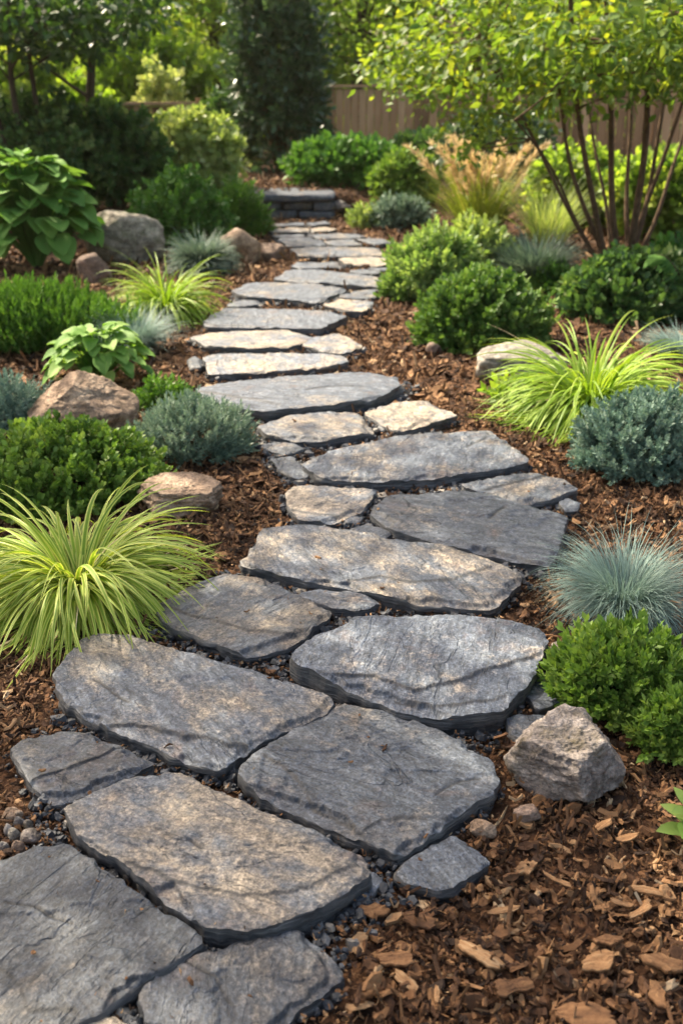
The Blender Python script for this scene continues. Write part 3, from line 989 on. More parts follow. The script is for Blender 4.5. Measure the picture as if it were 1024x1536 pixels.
def boulder(name, label, box, mat, sd, planes=None, nplanes=13, ratio=0.8, sub=5, rough=1.0, bury=0.22, group=None, cat='boulder', soft=0.0, hscale=1.0):
    c, rx, ry, h = dome(*box, ratio=ratio)
    h *= hscale
    r = np.random.default_rng(sd)
    V, F = ICO[sub]
    d = V
    N = unit(r.normal(size=(nplanes, 3)))
    D = r.uniform(.62, .95, nplanes)
    if planes is not None:
        pn = unit(np.array([p[:3] for p in planes], float))
        pd = np.array([p[3] for p in planes], float)
        N = np.vstack([pn, N]); D = np.concatenate([pd, np.maximum(D, .84)])
    q = fbm(d * 1.6 + sd, 3, sd) * .10
    dots = d @ N.T
    rad = np.where(dots > .05, D[None] / np.maximum(dots, .05), 9).min(1)
    rad = np.minimum(rad, 1.12)
    rad = rad * (1 - soft) + soft * 0.93
    w = 0.035 * fbm(d * 4.5 + sd, 5, sd + 3, .6) + 0.018 * fbm(d * 15, 4, sd + 5, .6)
    led = fbm(d * np.array([2, 2, 6]) + sd, 4, sd + 9) * 5
    w = w + 0.016 * (np.floor(led) + smooth((led - np.floor(led) - .8) / .2)) / 2
    P3 = d * (rad * (1 + q) + w * rough)[:, None]
    ext = np.abs(P3).max(0)
    P3[:, 0] *= rx / max((P3[:, 0].max() - P3[:, 0].min()) / 2, 1e-3)
    P3[:, 0] -= (P3[:, 0].max() + P3[:, 0].min()) / 2
    P3[:, 1] *= ry / ext[1]
    zl, zh = P3[:, 2].min(), P3[:, 2].max()
    P3[:, 2] = (P3[:, 2] - zl) / (zh - zl) * h * (1 + bury) - bury * h
    o = mesh(name, [(P3, F, None, 0)], mat)
    o.location = c
    return tag(o, label, cat, group)

boulder('boulder', 'large rounded grey boulder with greenish stains beside the big-leaved plant', (130, 247, 314, 396), M['rock_moss'], 4, soft=.45, nplanes=9)
boulder('boulder', 'small brown rock tucked below the big-leaved plant', (114, 166, 378, 425), M['rock_brown'], 12, sub=4)
boulder('boulder', 'pinkish tan rock beside the bluish tuft at the far left path edge', (328, 392, 340, 395), M['rock_tan'], 31, sub=4)
boulder('boulder', 'low dark brown rock just right of the pinkish tan rock', (383, 428, 364, 390), M['rock_brown'], 36, sub=4)
boulder('boulder', 'angular brown boulder with a peaked top among the plants at the left', (42, 207, 572, 664), M['rock_tan'], 55,
        planes=[(-.62, -.30, .62, .60), (.62, -.35, .68, .52), (.0, .8, .5, .70), (-.15, -.85, .40, .60), (.9, -.3, .1, .95)], sub=6, nplanes=6, hscale=1.25)
boulder('boulder', 'flat-topped tan and grey rock between the bright green mound and the path', (204, 335, 700, 784), M['rock_tan'], 61,
        planes=[(.06, -.16, 1, .42), (.1, -1, .15, .66), (-.8, -.5, .1, .9), (.85, -.4, .1, .9)], nplanes=4, hscale=.72, sub=6, rough=1.8)
boulder('boulder', 'smooth grey boulder partly hidden by the lime grass at the right', (712, 850, 512, 582), M['rock_grey'], 72,
        planes=[(-.2, -.35, .9, .66), (-.3, -.9, .2, .72)], soft=.2)
boulder('boulder', 'pinkish grey angular boulder with a mossy brown near face, in the right foreground', (760, 942, 1080, 1216), M['rock_pink'], 83,
        planes=[(.06, -.22, .95, .56), (-.66, -.72, .05, .60), (.62, -.62, .30, .66), (-.8, .3, .4, .80), (.85, .1, .5, .76), (.35, -.75, .75, .72), (-.3, -.75, .75, .70)], sub=6, nplanes=7, rough=2.0)
boulder('boulder', 'small rusty brown rock at the foot of the round boxwood', (638, 662, 512, 532), M['rock_brown'], 91, sub=4)
boulder('boulder', 'dark low rock leaning against the right end of the stone step', (490, 528, 300, 322), M['rock_dark'], 95, sub=4)
boulder('pebble', 'round tan pebble with a ridge, in front of the pinkish boulder', (702, 745, 1226, 1262), M['rock_tan'], 101, sub=5, soft=.25, cat='pebble', hscale=.7)
boulder('pebble', 'greyish brown pebble half buried under the pinkish boulder', (768, 812, 1210, 1238), M['rock_brown'], 103, sub=5, soft=.2, cat='pebble', hscale=.6)
PB = [((2, 37, 1204, 1238), 'rock_tan', 'long striped tan pebble at the top of the left-hand pebble cluster'),
      ((28, 62, 1246, 1270), 'rock_pink', 'biggest pale pebble of the left-hand cluster, nearest the corner slab'),
      ((11, 33, 1248, 1264), 'rock_grey', 'grey pebble left of the biggest pale pebble'),
      ((5, 20, 1238, 1256), 'rock_pink', 'small pink pebble at the left edge of the frame'),
      ((20, 40, 1234, 1246), 'rock_dark', 'flat bluish pebble under the long striped one'),
      ((36, 51, 1238, 1250), 'rock_pink', 'tiny white pebble beside the flat bluish one'),
      ((22, 38, 1222, 1236), 'rock_tan', 'tan pebble touching the long striped pebble'),
      ((-4, 14, 1262, 1284), 'rock_dark', 'dark pebble against the corner slab at the frame edge'),
      ((18, 40, 1266, 1284), 'rock_brown', 'brown pebble sitting on the upper edge of the corner slab')]
for k, (b, m, l) in enumerate(PB):
    boulder('pebble', l, b, M[m], 120 + k, sub=4, soft=.3, bury=.35, nplanes=9, group='pebbles beside the bottom left slab', cat='pebble', hscale=.62)
GP = [((128, 146, 1262, 1290), 'rock_dark', 'dark upright pebble at the top of the joint beside the corner slab'),
      ((164, 186, 1298, 1314), 'rock_dark', 'dark triangular pebble in the joint left of the big tan slab'),
      ((185, 214, 1306, 1330), 'rock_dark', 'long slate-blue pebble in the joint left of the big tan slab'),
      ((206, 230, 1326, 1346), 'rock_grey', 'round grey pebble in the joint left of the big tan slab'),
      ((228, 246, 1336, 1356), 'rock_tan', 'tan pebble lowest in the joint left of the big tan slab'),
      ((310, 342, 1390, 1408), 'rock_dark', 'flat dark pebble at the lower corner of the big tan slab')]
for k, (b, m, l) in enumerate(GP):
    boulder('pebble', l, b, M[m], 140 + k, sub=3, soft=.3, bury=.2, group='pebbles in the bottom joint', cat='pebble', hscale=.8)

# big single pieces of bark lying on the mulch
def bark_chunk(label, cx, cy, lpx, wpx, ang, rnd, sd):
    g = G(cx, cy, .02)
    k = depth(g[1], 0) / FPX
    L, W = lpx * k * .9, wpx * k
    r = np.random.default_rng(sd)
    nu, nv = 46, 16
    U, W_ = np.meshgrid(np.linspace(-1, 1, nu), np.linspace(-1, 1, nv), indexing='ij')
    T = min(W * .16, .0055)
    prof = (1 + .30 * fbm(vec3(U * 1.3 + sd, 0 * U, 0 * U), 2, sd)) * (1 - r.uniform(.1, .55) * smooth((np.abs(U) - .55) / .45))
    fib = fbm(vec3(U * 1.2 + sd, W_ * 6, 0 * U), 4, sd + 1, .6)
    x = L / 2 * U * (1 + .22 * np.abs(U) ** 4 * fbm(vec3(np.sign(U) * 3 + sd, W_ * 3.5, 0 * U), 4, sd + 2, .65)) + r.uniform(-.35, .35) * W * W_
    y = W / 2 * W_ * prof + .10 * W * fbm(vec3(U * 2.5, W_ + sd, 0 * U), 3, sd + 3)
    bend = r.uniform(-.05, .05) * L * U ** 2
    zt_ = T * (1 - .35 * W_ ** 2) + .55 * T * fib + bend
    zb_ = -T * .8 + bend + 0 * U
    k1 = nu * nv
    b = np.concatenate([np.stack([x, y, zt_], -1).reshape(-1, 3), np.stack([x * .97, y * .93, zb_], -1).reshape(-1, 3)])
    i = (np.arange(nu - 1)[:, None] * nv + np.arange(nv - 1)[None])
    q = np.stack([i, i + nv, i + nv + 1, i + 1], -1).reshape(-1, 4)
    rim = np.concatenate([np.arange(nv), np.arange(1, nu) * nv + nv - 1, (nu - 1) * nv + np.arange(nv - 2, -1, -1), np.arange(nu - 2, 0, -1) * nv])
    rn = np.roll(rim, -1)
    F = np.concatenate([q, q[:, ::-1] + k1, np.stack([rim, rn, rn + k1, rim + k1], -1)])
    st = np.concatenate([fib.ravel(), 0 * fib.ravel() - .3])
    rnd = rnd * .80
    o = mesh('bark_piece', [(b, F, {'rnd': np.clip(rnd + .26 * st, 0, 1)}, 0)], M['mulch'])
    o.location = (g[0], g[1], .016)
    o.rotation_euler = (random.uniform(-.15, .15), random.uniform(-.15, .15), ang)
    return tag(o, label, 'wood chip', 'larger pieces of bark on the foreground mulch')
CH = [(720, 1430, 78, 24, -.62, .97, 'pale straw-coloured wood chip, longest of those on the right foreground mulch'),
      (609, 1470, 44, 16, -.65, .93, 'yellowish wood chip below and left of the longest pale chip'),
      (655, 1490, 30, 10, 1.45, .93, 'upright yellow splinter left of the longest pale chip'),
      (592, 1437, 56, 28, .1, .62, 'chunky brown bark block left of the pale chips'),
      (995, 1442, 60, 34, -.55, .74, 'reddish brown bark block at the right edge of the frame'),
      (897, 1440, 54, 34, .15, .86, 'wide tan flake of bark with a ragged outline'),
      (970, 1333, 46, 15, -.15, .90, 'pale long chip at the right below the leafy sprig'),
      (960, 1365, 46, 13, .5, .86, 'tan chip slanting up to the right, lower of the pale pair'),
      (932, 1353, 36, 11, -.25, .88, 'short pale chip beside the slanting tan chip'),
      (835, 1318, 48, 9, -.65, .92, 'thin pale splinter lying diagonally below the tan pebble'),
      (788, 1300, 32, 26, .2, .85, 'cream knotty chip between the detached slab and the pinkish boulder'),
      (770, 1478, 64, 24, .3, .55, 'dark brown bark strip at the bottom centre of the mulch'),
      (875, 1522, 90, 40, -.1, .58, 'big brown bark slab cut off by the bottom edge'),
      (628, 1378, 50, 30, -.1, .45, 'dark rounded bark lump just below the detached slab'),
      (755, 1363, 52, 9, .1, .92, 'slim pale chip lying level in the middle of the mulch'),
      (912, 1408, 36, 24, -.3, .60, 'squarish brown chip above the wide tan flake'),
      (985, 1490, 40, 26, -1.2, .66, 'tilted brown bark flake near the bottom right corner'),
      (560, 1365, 40, 26, .2, .66, 'brown chip close to the low grey flake of slab'),
      (940, 1255, 40, 14, .25, .80, 'tan chip on dark mulch below the pinkish boulder'),
      (905, 1235, 36, 12, .6, .84, 'pale sliver standing against the dark mulch right of the boulder')]
for k, a in enumerate(CH):
    bark_chunk(a[6], *a[:6], 300 + k)

# ------------------------------------------------------------------ foliage building blocks
def leaf_t(w=.5, nseg=2, fold=.12, droop=.12, rag=1.0):
    """oval leaf, length 1 along +Y, normal +Z; nseg rows"""
    t = np.linspace(0, 1, nseg + 2)
    wd = np.sin(pi * t ** .85) ** .9 * w / 2
    wd[0] = .02; wd[-1] = 0.0
    z = -droop * t ** 2
    V = []
    for k in range(len(t)):
        V += [[-wd[k], t[k], z[k] + fold * wd[k] * 1.6], [0, t[k], z[k]], [wd[k], t[k], z[k] + fold * wd[k] * 1.6]]
    V = np.array(V)
    F = []
    for k in range(len(t) - 1):
        a = 3 * k
        F += [[a, a + 1, a + 4, a + 3], [a + 1, a + 2, a + 5, a + 4]]
    return V, np.array(F)

LEAF_S = (np.array([[0, 0, 0], [-.26, .5, .06], [0, .5, -.03], [.26, .5, .06], [0, 1, -.05]]), np.array([[0, 2, 1], [1, 2, 4], [0, 3, 2], [3, 4, 2]]))
LEAF_N = (np.array([[0, 0, 0], [-.14, .4, .02], [.14, .4, .02], [0, 1, 0.0]]), np.array([[0, 2, 1], [1, 2, 3]]))
LEAF_R = (np.array([[0, 0, 0], [-.33, .35, .06], [-.30, .75, .05], [0, 1, -.04], [.30, .75, .05], [.33, .35, .06], [0, .5, -.03]]),
          np.array([[0, 6, 1], [1, 6, 2], [2, 6, 3], [3, 6, 4], [4, 6, 5], [5, 6, 0]]))
LEAF_B = leaf_t(.55, 3)

def sprig_t(leaf, n, stem, ll, up, sd, jit=.35):
    """a twig of length stem along +Y carrying n leaves; built as one template of triangles/quads"""
    r = np.random.default_rng(sd)
    t = np.sort(r.uniform(.15, 1.0, n)) if n > 1 else np.array([1.0])
    t = np.linspace(.15, 1.0, n)
    ph = np.arange(n) * 2.4 + r.uniform(-.4, .4, n)
    pol = (1 - t) * 1.25 + t * up + r.uniform(-jit, jit, n) * .5        # angle from the twig
    d = np.stack([np.sin(pol) * np.cos(ph), np.cos(pol), np.sin(pol) * np.sin(ph)], -1)
    pos = np.stack([0 * t, t * stem, 0 * t], -1)
    nr = unit(np.array([0, 1., 0])[None] * .9 + rand_seeded(r, n) * .4 - d * .2)
    R = frames(d, nr)
    sz = ll * r.uniform(.7, 1.15, n)
    V, F, _, _ = inst(leaf, pos, R, sz)
    return V, F

def rand_seeded(r, n):
    v = r.normal(size=(n, 3))
    return v / np.linalg.norm(v, axis=1, keepdims=True)

def fib_dirs(n, zmin=-.1):
    k = np.arange(n) + .5
    z = zmin + (1 - zmin) * (k / n)
    ph = k * 2.399963
    s = np.sqrt(1 - z * z)
    return np.stack([s * np.cos(ph), s * np.sin(ph), z], -1)

def dome_points(n, rx, ry, h, sd, lump=.18, lf=2.2, inner=.35):
    d = fib_dirs(n, -.15) + RNG.normal(0, .06, (n, 3))
    d = unit(d)
    k = 1 + lump * fbm(d * lf + sd, 3, sd)
    f = np.where(RNG.uniform(0, 1, n) < inner, RNG.uniform(.40, .88, n), np.clip(RNG.normal(.95, .075, n), .7, 1.17)) * k
    f = np.where(RNG.uniform(0, 1, n) < .03, f * RNG.uniform(1.05, 1.22, n), f)
    p = d * f[:, None] * np.array([rx, ry, h])
    nrm = unit(d / np.array([rx, ry, h]))
    p[:, 2] = np.maximum(p[:, 2], .012)
    return p, nrm, f

def mound(name, label, cat, box, mat, leaf, n, nleaf, stem, ll, up=.35, upbias=.35, jit=.35, lump=.18, lf=2.2, ratio=.85, group=None, inner=.35, sd=1, seeds=3, tmul=.0, hscale=1.0, rndc=.5, stems=6, clump=0):
    c, rx, ry, h = dome(*box, ratio=ratio)
    h *= hscale
    root = thing(name, label, cat, c, group)
    m = stem + ll * .7
    rx_, ry_, h_ = max(rx - m * .55, .03), max(ry - m * .55, .03), max(h - m * .65, .02)
    p, nr, f = dome_points(n, rx_, ry_, h_, sd, lump, lf, inner)
    if clump:
        cc, cn, _ = dome_points(clump, rx_, ry_, h_, sd + 5, lump, lf, .1)
        dd = ((p[:, None] - cc[None]) ** 2).sum(-1)
        j = dd.argmin(1)
        p = p + (cc[j] - p) * .30 + nr * (.10 * min(rx_, h_) * (1 - np.sqrt(dd.min(1)) / (.6 * min(rx_, h_) + .02)).clip(-1, 1))[:, None]
        p[:, 2] = np.maximum(p[:, 2], .012)
    ax = unit(nr * (1 - upbias) + np.array([0, 0, upbias]) + RNG.normal(0, jit, (n, 3)) * .6)
    lr = fbm(p * (2.5 / max(rx, .15)) + sd, 3, sd + 7) * .5
    rnd = np.clip(rndc + lr * .7 + RNG.normal(0, .16, n) + tmul * (f - .85), 0, 1)
    chs = []
    pick = RNG.integers(0, seeds, n)
    for k in range(seeds):
        s = pick == k
        tm = sprig_t(leaf, nleaf, stem, ll, up, sd * 10 + k, jit)
        chs.append(inst(tm, p[s], frames(ax[s], rand_unit(s.sum())), RNG.uniform(.62, 1.4, s.sum()), rnd[s]))
    mesh('foliage', chs, mat, root)
    st = []
    for k in range(stems):
        a = RNG.uniform(0, 2 * pi)
        e = np.array([cos(a) * rx_ * .6, sin(a) * ry_ * .6, h_ * RNG.uniform(.55, .85)])
        t = np.linspace(0, 1, 5)[:, None]
        st.append(tube(np.array([cos(a), sin(a), 0]) * .02 * (1 - t) + e * t + np.array([0, 0, .15 * h_]) * np.sin(t * pi), np.linspace(.012, .004, 5) * min(1.5, max(.4, rx * 2)), 5))
    # twigs running out to the leaves so that the inside is not empty
    for k in range(min(n // 6, 70)):
        e = p[RNG.integers(0, n)]
        t = np.linspace(0, 1, 4)[:, None]
        st.append(tube(e * np.array([.12, .12, 0]) * (1 - t) + e * t + np.array([0, 0, .10 * h_]) * np.sin(t * pi), np.linspace(.004, .0015, 4) * min(2, max(.5, rx * 2)), 3))
    q = [c_ for c_ in st]
    mesh('stems', [join(q)], M['stem'], root)
    return root

def blades(n, L, base_r, th0, th1, width, seg=8, pw=1.3, ljit=.25, az=None, base_off=None, rndc=.5, th0j=.16):
    """curved grass blades; returns one chunk of quads with rnd, edge and along attributes"""
    az = RNG.uniform(0, 2 * pi, n) if az is None else az
    Ls = L * (1 + RNG.normal(0, ljit, n)).clip(.45, 1.5)
    a0 = np.abs(RNG.normal(th0, th0j, n))
    a1 = a0 + (th1 - th0) * RNG.uniform(.55, 1.25, n)
    s = np.linspace(0, 1, seg + 1)
    th = a0[:, None] + (a1 - a0)[:, None] * s[None] ** pw
    ds = Ls[:, None] / seg
    rr = np.cumsum(np.sin(th) * ds, 1) - np.sin(th[:, :1]) * ds
    zz = np.cumsum(np.cos(th) * ds, 1) - np.cos(th[:, :1]) * ds
    sway = RNG.normal(0, .12, n)[:, None] * s[None] ** 2 * Ls[:, None]
    br = base_r * np.sqrt(RNG.uniform(0, 1, n))
    ba = az + RNG.normal(0, .7, n)
    ca, sa = np.cos(az)[:, None], np.sin(az)[:, None]
    x = (br * np.cos(ba))[:, None] + rr * ca - sway * sa
    y = (br * np.sin(ba))[:, None] + rr * sa + sway * ca
    z = np.maximum(zz, .010 + .012 * RNG.uniform(0, 1, n)[:, None])
    C = np.stack([x, y, z], -1)
    if base_off is not None: C = C + base_off[:, None, :]
    w = width * RNG.uniform(.7, 1.25, n)[:, None] * (np.minimum(1, .45 + 2.2 * s) * (1 - s ** 2.6))[None]
    tw = RNG.normal(0, .35, n)[:, None] * (0.3 + s[None])
    side = np.stack([-sa * np.cos(tw), ca * np.cos(tw), np.sin(tw)], -1)
    nrm = unit(np.cross(side, np.gradient(C, axis=1)))
    A = C - side * w[..., None] * .5 + nrm * w[..., None] * .14
    B = C + side * w[..., None] * .5 + nrm * w[..., None] * .14
    V = np.stack([A, C, B], 2).reshape(-1, 3)
    m = 3 * (seg + 1)
    fs = []
    for k in range(seg):
        a = 3 * k
        fs += [[a, a + 1, a + 4, a + 3], [a + 1, a + 2, a + 5, a + 4]]
    F = (np.array(fs)[None] + (np.arange(n) * m)[:, None, None]).reshape(-1, 4)
    rnd = np.clip(RNG.normal(rndc, .22, n), 0, 1)
    at = {'rnd': np.repeat(rnd, m), 'edge': np.tile(np.tile([1., 0, 1.], seg + 1), n), 'along': np.tile(np.repeat(s, 3), n)}
    return V, F, at, 0

M['boxwood'] = leaf_mat('boxwood_leaves', g3((.040, .100, .024), (.095, .190, .042), (.23, .35, .095)), .34)
M['brightbox'] = leaf_mat('bright_green_leaves', g3((.065, .135, .026), (.155, .275, .050), (.30, .41, .105)), .34)
M['darkbox'] = leaf_mat('dark_green_leaves', [(0.0, (.034, .085, .032)), (.5, (.075, .155, .050)), (.78, (.14, .24, .07)), (.95, (.34, .43, .17))], .40, rough=.4)
M['holly'] = leaf_mat('evergreen_leaves', g3((.026, .060, .034), (.056, .110, .056), (.105, .180, .085)), .3, rough=.35, spec=.45)
M['juniper'] = leaf_mat('blue_green_needles', g3((.090, .155, .115), (.180, .265, .195), (.33, .42, .31)), .22, (1, 1, .8))
M['bluejuniper'] = leaf_mat('blue_needles', g3((.080, .155, .125), (.165, .265, .210), (.31, .41, .33)), .22, (1, 1, .85))
M['fescue'] = leaf_mat('fescue_blades', g3((.085, .150, .135), (.195, .290, .260), (.36, .47, .41)), .22, (1, 1, .85))
M['fescue_dark'] = leaf_mat('sage_blades', g3((.055, .100, .075), (.125, .195, .150), (.24, .32, .235)), .25, (1, 1, .8))
M['limegrass'] = leaf_mat('lime_blades', g3((.13, .24, .020), (.25, .39, .040), (.42, .54, .085)), .38)
M['variegated'] = leaf_mat('striped_blades', g3((.12, .23, .022), (.24, .38, .038), (.38, .50, .065)), .38, edge=(.62, .66, .18))
M['groundcover'] = leaf_mat('feathery_leaves', g3((.040, .110, .018), (.090, .200, .030), (.17, .32, .052)), .32)
M['hosta'] = leaf_mat('hosta_leaves', g3((.085, .205, .046), (.145, .30, .062), (.23, .39, .10)), .34, rough=.62, spec=.15)
M['hosta_light'] = leaf_mat('light_hosta_leaves', g3((.11, .24, .050), (.19, .35, .072), (.30, .45, .12)), .36, rough=.58, spec=.2)
M['treeleaf'] = leaf_mat('shrub_tree_leaves', g3((.055, .140, .046), (.135, .240, .056), (.33, .41, .070)), .54, (1.45, 1.25, .32), rough=.5)
M['yellowleaf'] = leaf_mat('yellow_green_leaves', g3((.11, .205, .032), (.21, .335, .052), (.38, .47, .095)), .54, (1.25, 1.25, .42))
M['woodleaf'] = leaf_mat('woodland_leaves', g3((.075, .160, .034), (.21, .325, .065), (.40, .48, .12)), .58, (1.28, 1.25, .42))
M['darktree'] = leaf_mat('dark_tree_leaves', g3((.020, .058, .028), (.040, .095, .038), (.085, .155, .048)), .42, (1.3, 1.25, .4), rough=.42)
M['paleleaf'] = leaf_mat('pale_variegated_leaves', g3((.18, .27, .080), (.34, .44, .15), (.60, .64, .32)), .48)
M['softleaf'] = leaf_mat('soft_green_leaves', g3((.085, .170, .050), (.165, .285, .085), (.31, .43, .16)), .42)
M['midleaf'] = leaf_mat('mid_green_leaves', g3((.040, .120, .025), (.090, .215, .040), (.17, .33, .065)), .35)
M['tan_plume'] = leaf_mat('straw_plumes', g3((.52, .41, .25), (.70, .57, .37), (.84, .73, .53)), .35, (1, .9, .65))
M['strawgrass'] = leaf_mat('yellow_green_blades', g3((.13, .20, .030), (.24, .31, .050), (.38, .40, .10)), .42)

def grass(name, label, box, mat, n, L=None, base=.22, th0=.35, th1=1.9, width=.008, seg=8, ratio=.9, group=None, pw=1.3, cat='ornamental grass', rndc=.5, ljit=.25, up=.2, hscale=1.0, fitq=.88, fitz=.965, th0j=.16, dry=0):
    c, rx, ry, h = dome(*box, ratio=ratio)
    h *= hscale
    root = thing(name, label, cat, c, group)
    fit = L is None
    L = L or 1.25 * (rx ** 2 + h ** 2) ** .5
    br = base * rx
    ch = [blades(n, L, br, th0, th1, width, seg, pw, ljit, rndc=rndc, th0j=th0j)]
    nl = len(ch)
    dr = [blades(dry, L * .8, br * 1.2, 1.1, 2.3, width * .7, seg, pw, .3, th0j=.3)] if dry else []
    k = int(n * up)
    if k: ch.append(blades(k, L * .88, br * .8, th0 * .5, th1 * .75, width, seg, pw, ljit, rndc=rndc + .1))
    if fit:
        A_ = np.concatenate([c_[0] for c_ in ch])
        kr = rx / np.quantile(np.hypot(A_[:, 0], A_[:, 1]), fitq)
        kz = h / np.quantile(A_[:, 2], fitz)
        for c_ in ch + dr:
            c_[0][:] = c_[0] * np.array([kr, kr, kz])
    if dr: mesh('dry_blades', dr, M['tan_plume'], root)
    mesh('blades', ch, mat, root)
    V, F = ICO[3]
    W = V * np.array([br * 1.1, br * 1.1, h * .16]) * (1 + .15 * fbm(V * 4, 3, 5))[:, None]
    mesh('crown', [(W, F, None, 0)], M['stem'], root)
    return root, rx, ry, h

def hosta(name, label, box, mat, n, ll, wid=.68, sd=3, ratio=.9, cat='hosta', hscale=1.0):
    c, rx, ry, h = dome(*box, ratio=ratio)
    h *= hscale
    root = thing(name, label, cat, c)
    r = np.random.default_rng(sd)
    nu, nvv = 8, 11
    t = np.linspace(0, 1, nvv)
    lch, sch = [], []
    for k in range(n):
        q = (k + .5) / n                      # 0 centre/top .. 1 outer/low
        az = k * 2.39996 + r.uniform(-.3, .3)
        out = np.array([cos(az), sin(az), 0.])
        R0 = (.10 + .62 * q ** .8)
        start = np.array([cos(az) * rx * R0, sin(az) * ry * R0, h * (1.0 - .70 * q ** 1.5) * r.uniform(.86, 1.04)])
        L = ll * r.uniform(.75, 1.2) * (1.0 if q > .25 else .8)
        e0 = .50 - .80 * q + r.uniform(-.32, .32)   # start elevation
        e1 = e0 - r.uniform(.45, .95)
        el = e0 + (e1 - e0) * t
        rr = np.cumsum(np.cos(el)) * L / nvv
        zz = np.cumsum(np.sin(el)) * L / nvv
        side = np.array([-sin(az), cos(az), 0.]) + np.array([0, 0, r.uniform(-.3, .3)])
        side = side / np.linalg.norm(side)
        ctr = start + out * rr[:, None] + np.array([0, 0, 1.]) * zz[:, None]
        up = np.stack([-np.sin(el) * out[0], -np.sin(el) * out[1], np.cos(el)], -1)
        w = L * wid * (np.sin(pi * np.clip(t, 0, 1) ** .72) ** .75) * .5
        w[0] = .012 * L; w[-1] = .004 * L
        u = np.linspace(-1, 1, nu + 1)
        lift = .30 * np.abs(u)[None] ** 1.4 * w[:, None] + .028 * L * np.cos(u * 5.2 * pi * .9)[None] * .35 * np.sin(pi * t)[:, None]
        lift = lift + .05 * L * np.sin(t * 9 + k)[:, None] * (np.abs(u)[None] ** 2) * .5
        V = ctr[:, None] + side[None, None] * (u[None] * w[:, None])[..., None] + up[:, None] * lift[..., None]
        i = np.arange(nvv - 1)[:, None] * (nu + 1) + np.arange(nu)[None]
        F = np.stack([i, i + 1, i + nu + 2, i + nu + 1], -1).reshape(-1, 4)
        rv = np.clip(r.normal(.5, .2) + .0 * u, 0, 1)
        lch.append((V.reshape(-1, 3), F, {'rnd': np.full((nu + 1) * nvv, float(np.mean(rv)))}, 0))
        tt = np.linspace(0, 1, 6)[:, None]
        b0 = np.array([cos(az) * .03, sin(az) * .03, 0])
        sch.append(tube(b0 * (1 - tt) + start * tt + np.array([0, 0, .12 * h]) * np.sin(tt * pi), np.linspace(.006, .004, 6) * max(.6, ll / .15), 5))
    mesh('foliage', lch, mat, root)
    mesh('leaf_stalks', [join(sch)], mat, root)
    return root
#=====PART4=====
# ------------------------------------------------------------------ planting, left side
hosta('broadleaf_plant', 'big broad-leaved green plant in front of the dark shrub at the left edge', (-70, 158, 236, 412), M['hosta'], 190, .26, .80, 3, cat='leafy plant', ratio=.7)
mound('low_shrub', 'rounded mid-green shrub behind the grey boulder and the bluish tuft', 'shrub', (192, 345, 258, 372), M['midleaf'], LEAF_R, 1100, 7, .10, .052, sd=11, lump=.2)
mound('low_shrub', 'feathery bright green shrub leaning over the far left path edge', 'shrub', (312, 402, 276, 356), M['groundcover'], LEAF_N, 800, 14, .13, .05, sd=12, lump=.25)
grass('blue_tuft', 'bluish green tuft between the grey boulder and the pinkish tan rock', (246, 360, 345, 416), M['fescue_dark'], 1700, base=.62, th0=.55, th1=1.9, th0j=.45, hscale=.86, fitq=.96, fitz=.99, ljit=.14, width=.018, seg=6, cat='grass tuft')
grass('drooping_grass_clump', 'lime drooping grass spilling onto the long blue-grey slab at the left', (165, 332, 402, 492), M['limegrass'], 620, base=.2, th0=.45, th1=2.6, width=.021, seg=9, up=.08, pw=.9, fitq=.94, fitz=.99, th0j=.26, dry=24)
mound('feathery_groundcover', 'wide patch of fine feathery green groundcover at the left edge', 'groundcover plant', (-120, 205, 415, 538), M['groundcover'], LEAF_N, 4200, 16, .13, .034, up=.25, upbias=.75, jit=.22, lump=.22, lf=4, sd=13, ratio=.55, hscale=.85)
grass('blue_fescue', 'silvery blue fescue mound behind the small light green hosta', (138, 263, 456, 540), M['fescue'], 1500, base=.55, th0=.5, th1=1.5, width=.0065, seg=6, cat='grass tuft', fitz=.998, fitq=.93)
hosta('small_hosta', 'small light green hosta behind the peaked brown boulder', (64, 232, 490, 590), M['hosta_light'], 85, .14, .66, 8, ratio=.85)
mound('low_conifer', 'dark blue-green dwarf conifer at the left edge behind the peaked brown boulder', 'shrub', (-45, 76, 566, 650), M['bluejuniper'], LEAF_N, 700, 16, .075, .024, sd=14, lump=.3, lf=3)
mound('small_groundcover', 'small yellow-green leafy tuft between the hosta and the blue-green juniper', 'groundcover plant', (198, 288, 570, 620), M['groundcover'], LEAF_S, 330, 8, .05, .025, sd=15, lump=.3)
mound('dwarf_juniper', 'grey-green dwarf juniper mound right of the peaked brown boulder', 'shrub', (203, 376, 600, 700), M['juniper'], LEAF_N, 1500, 18, .075, .020, sd=16, lump=.28, lf=2.6, upbias=.45, clump=40)
mound('boxwood_mound', 'bright green boxwood mound behind the striped grass at the left', 'shrub', (-60, 244, 640, 782), M['brightbox'], LEAF_R, 2300, 12, .060, .022, sd=17, lump=.20, lf=2.4, upbias=.5, clump=60)
grass('striped_grass_clump', 'large striped yellow-green grass clump at the left edge beside the speckled slab', (-70, 292, 728, 968), M['variegated'], 1050, base=.16, th0=.60, th1=3.0, width=.021, seg=13, up=.0, pw=.72, fitq=.93, fitz=.99, ljit=.15, th0j=.28, dry=40, hscale=.66)

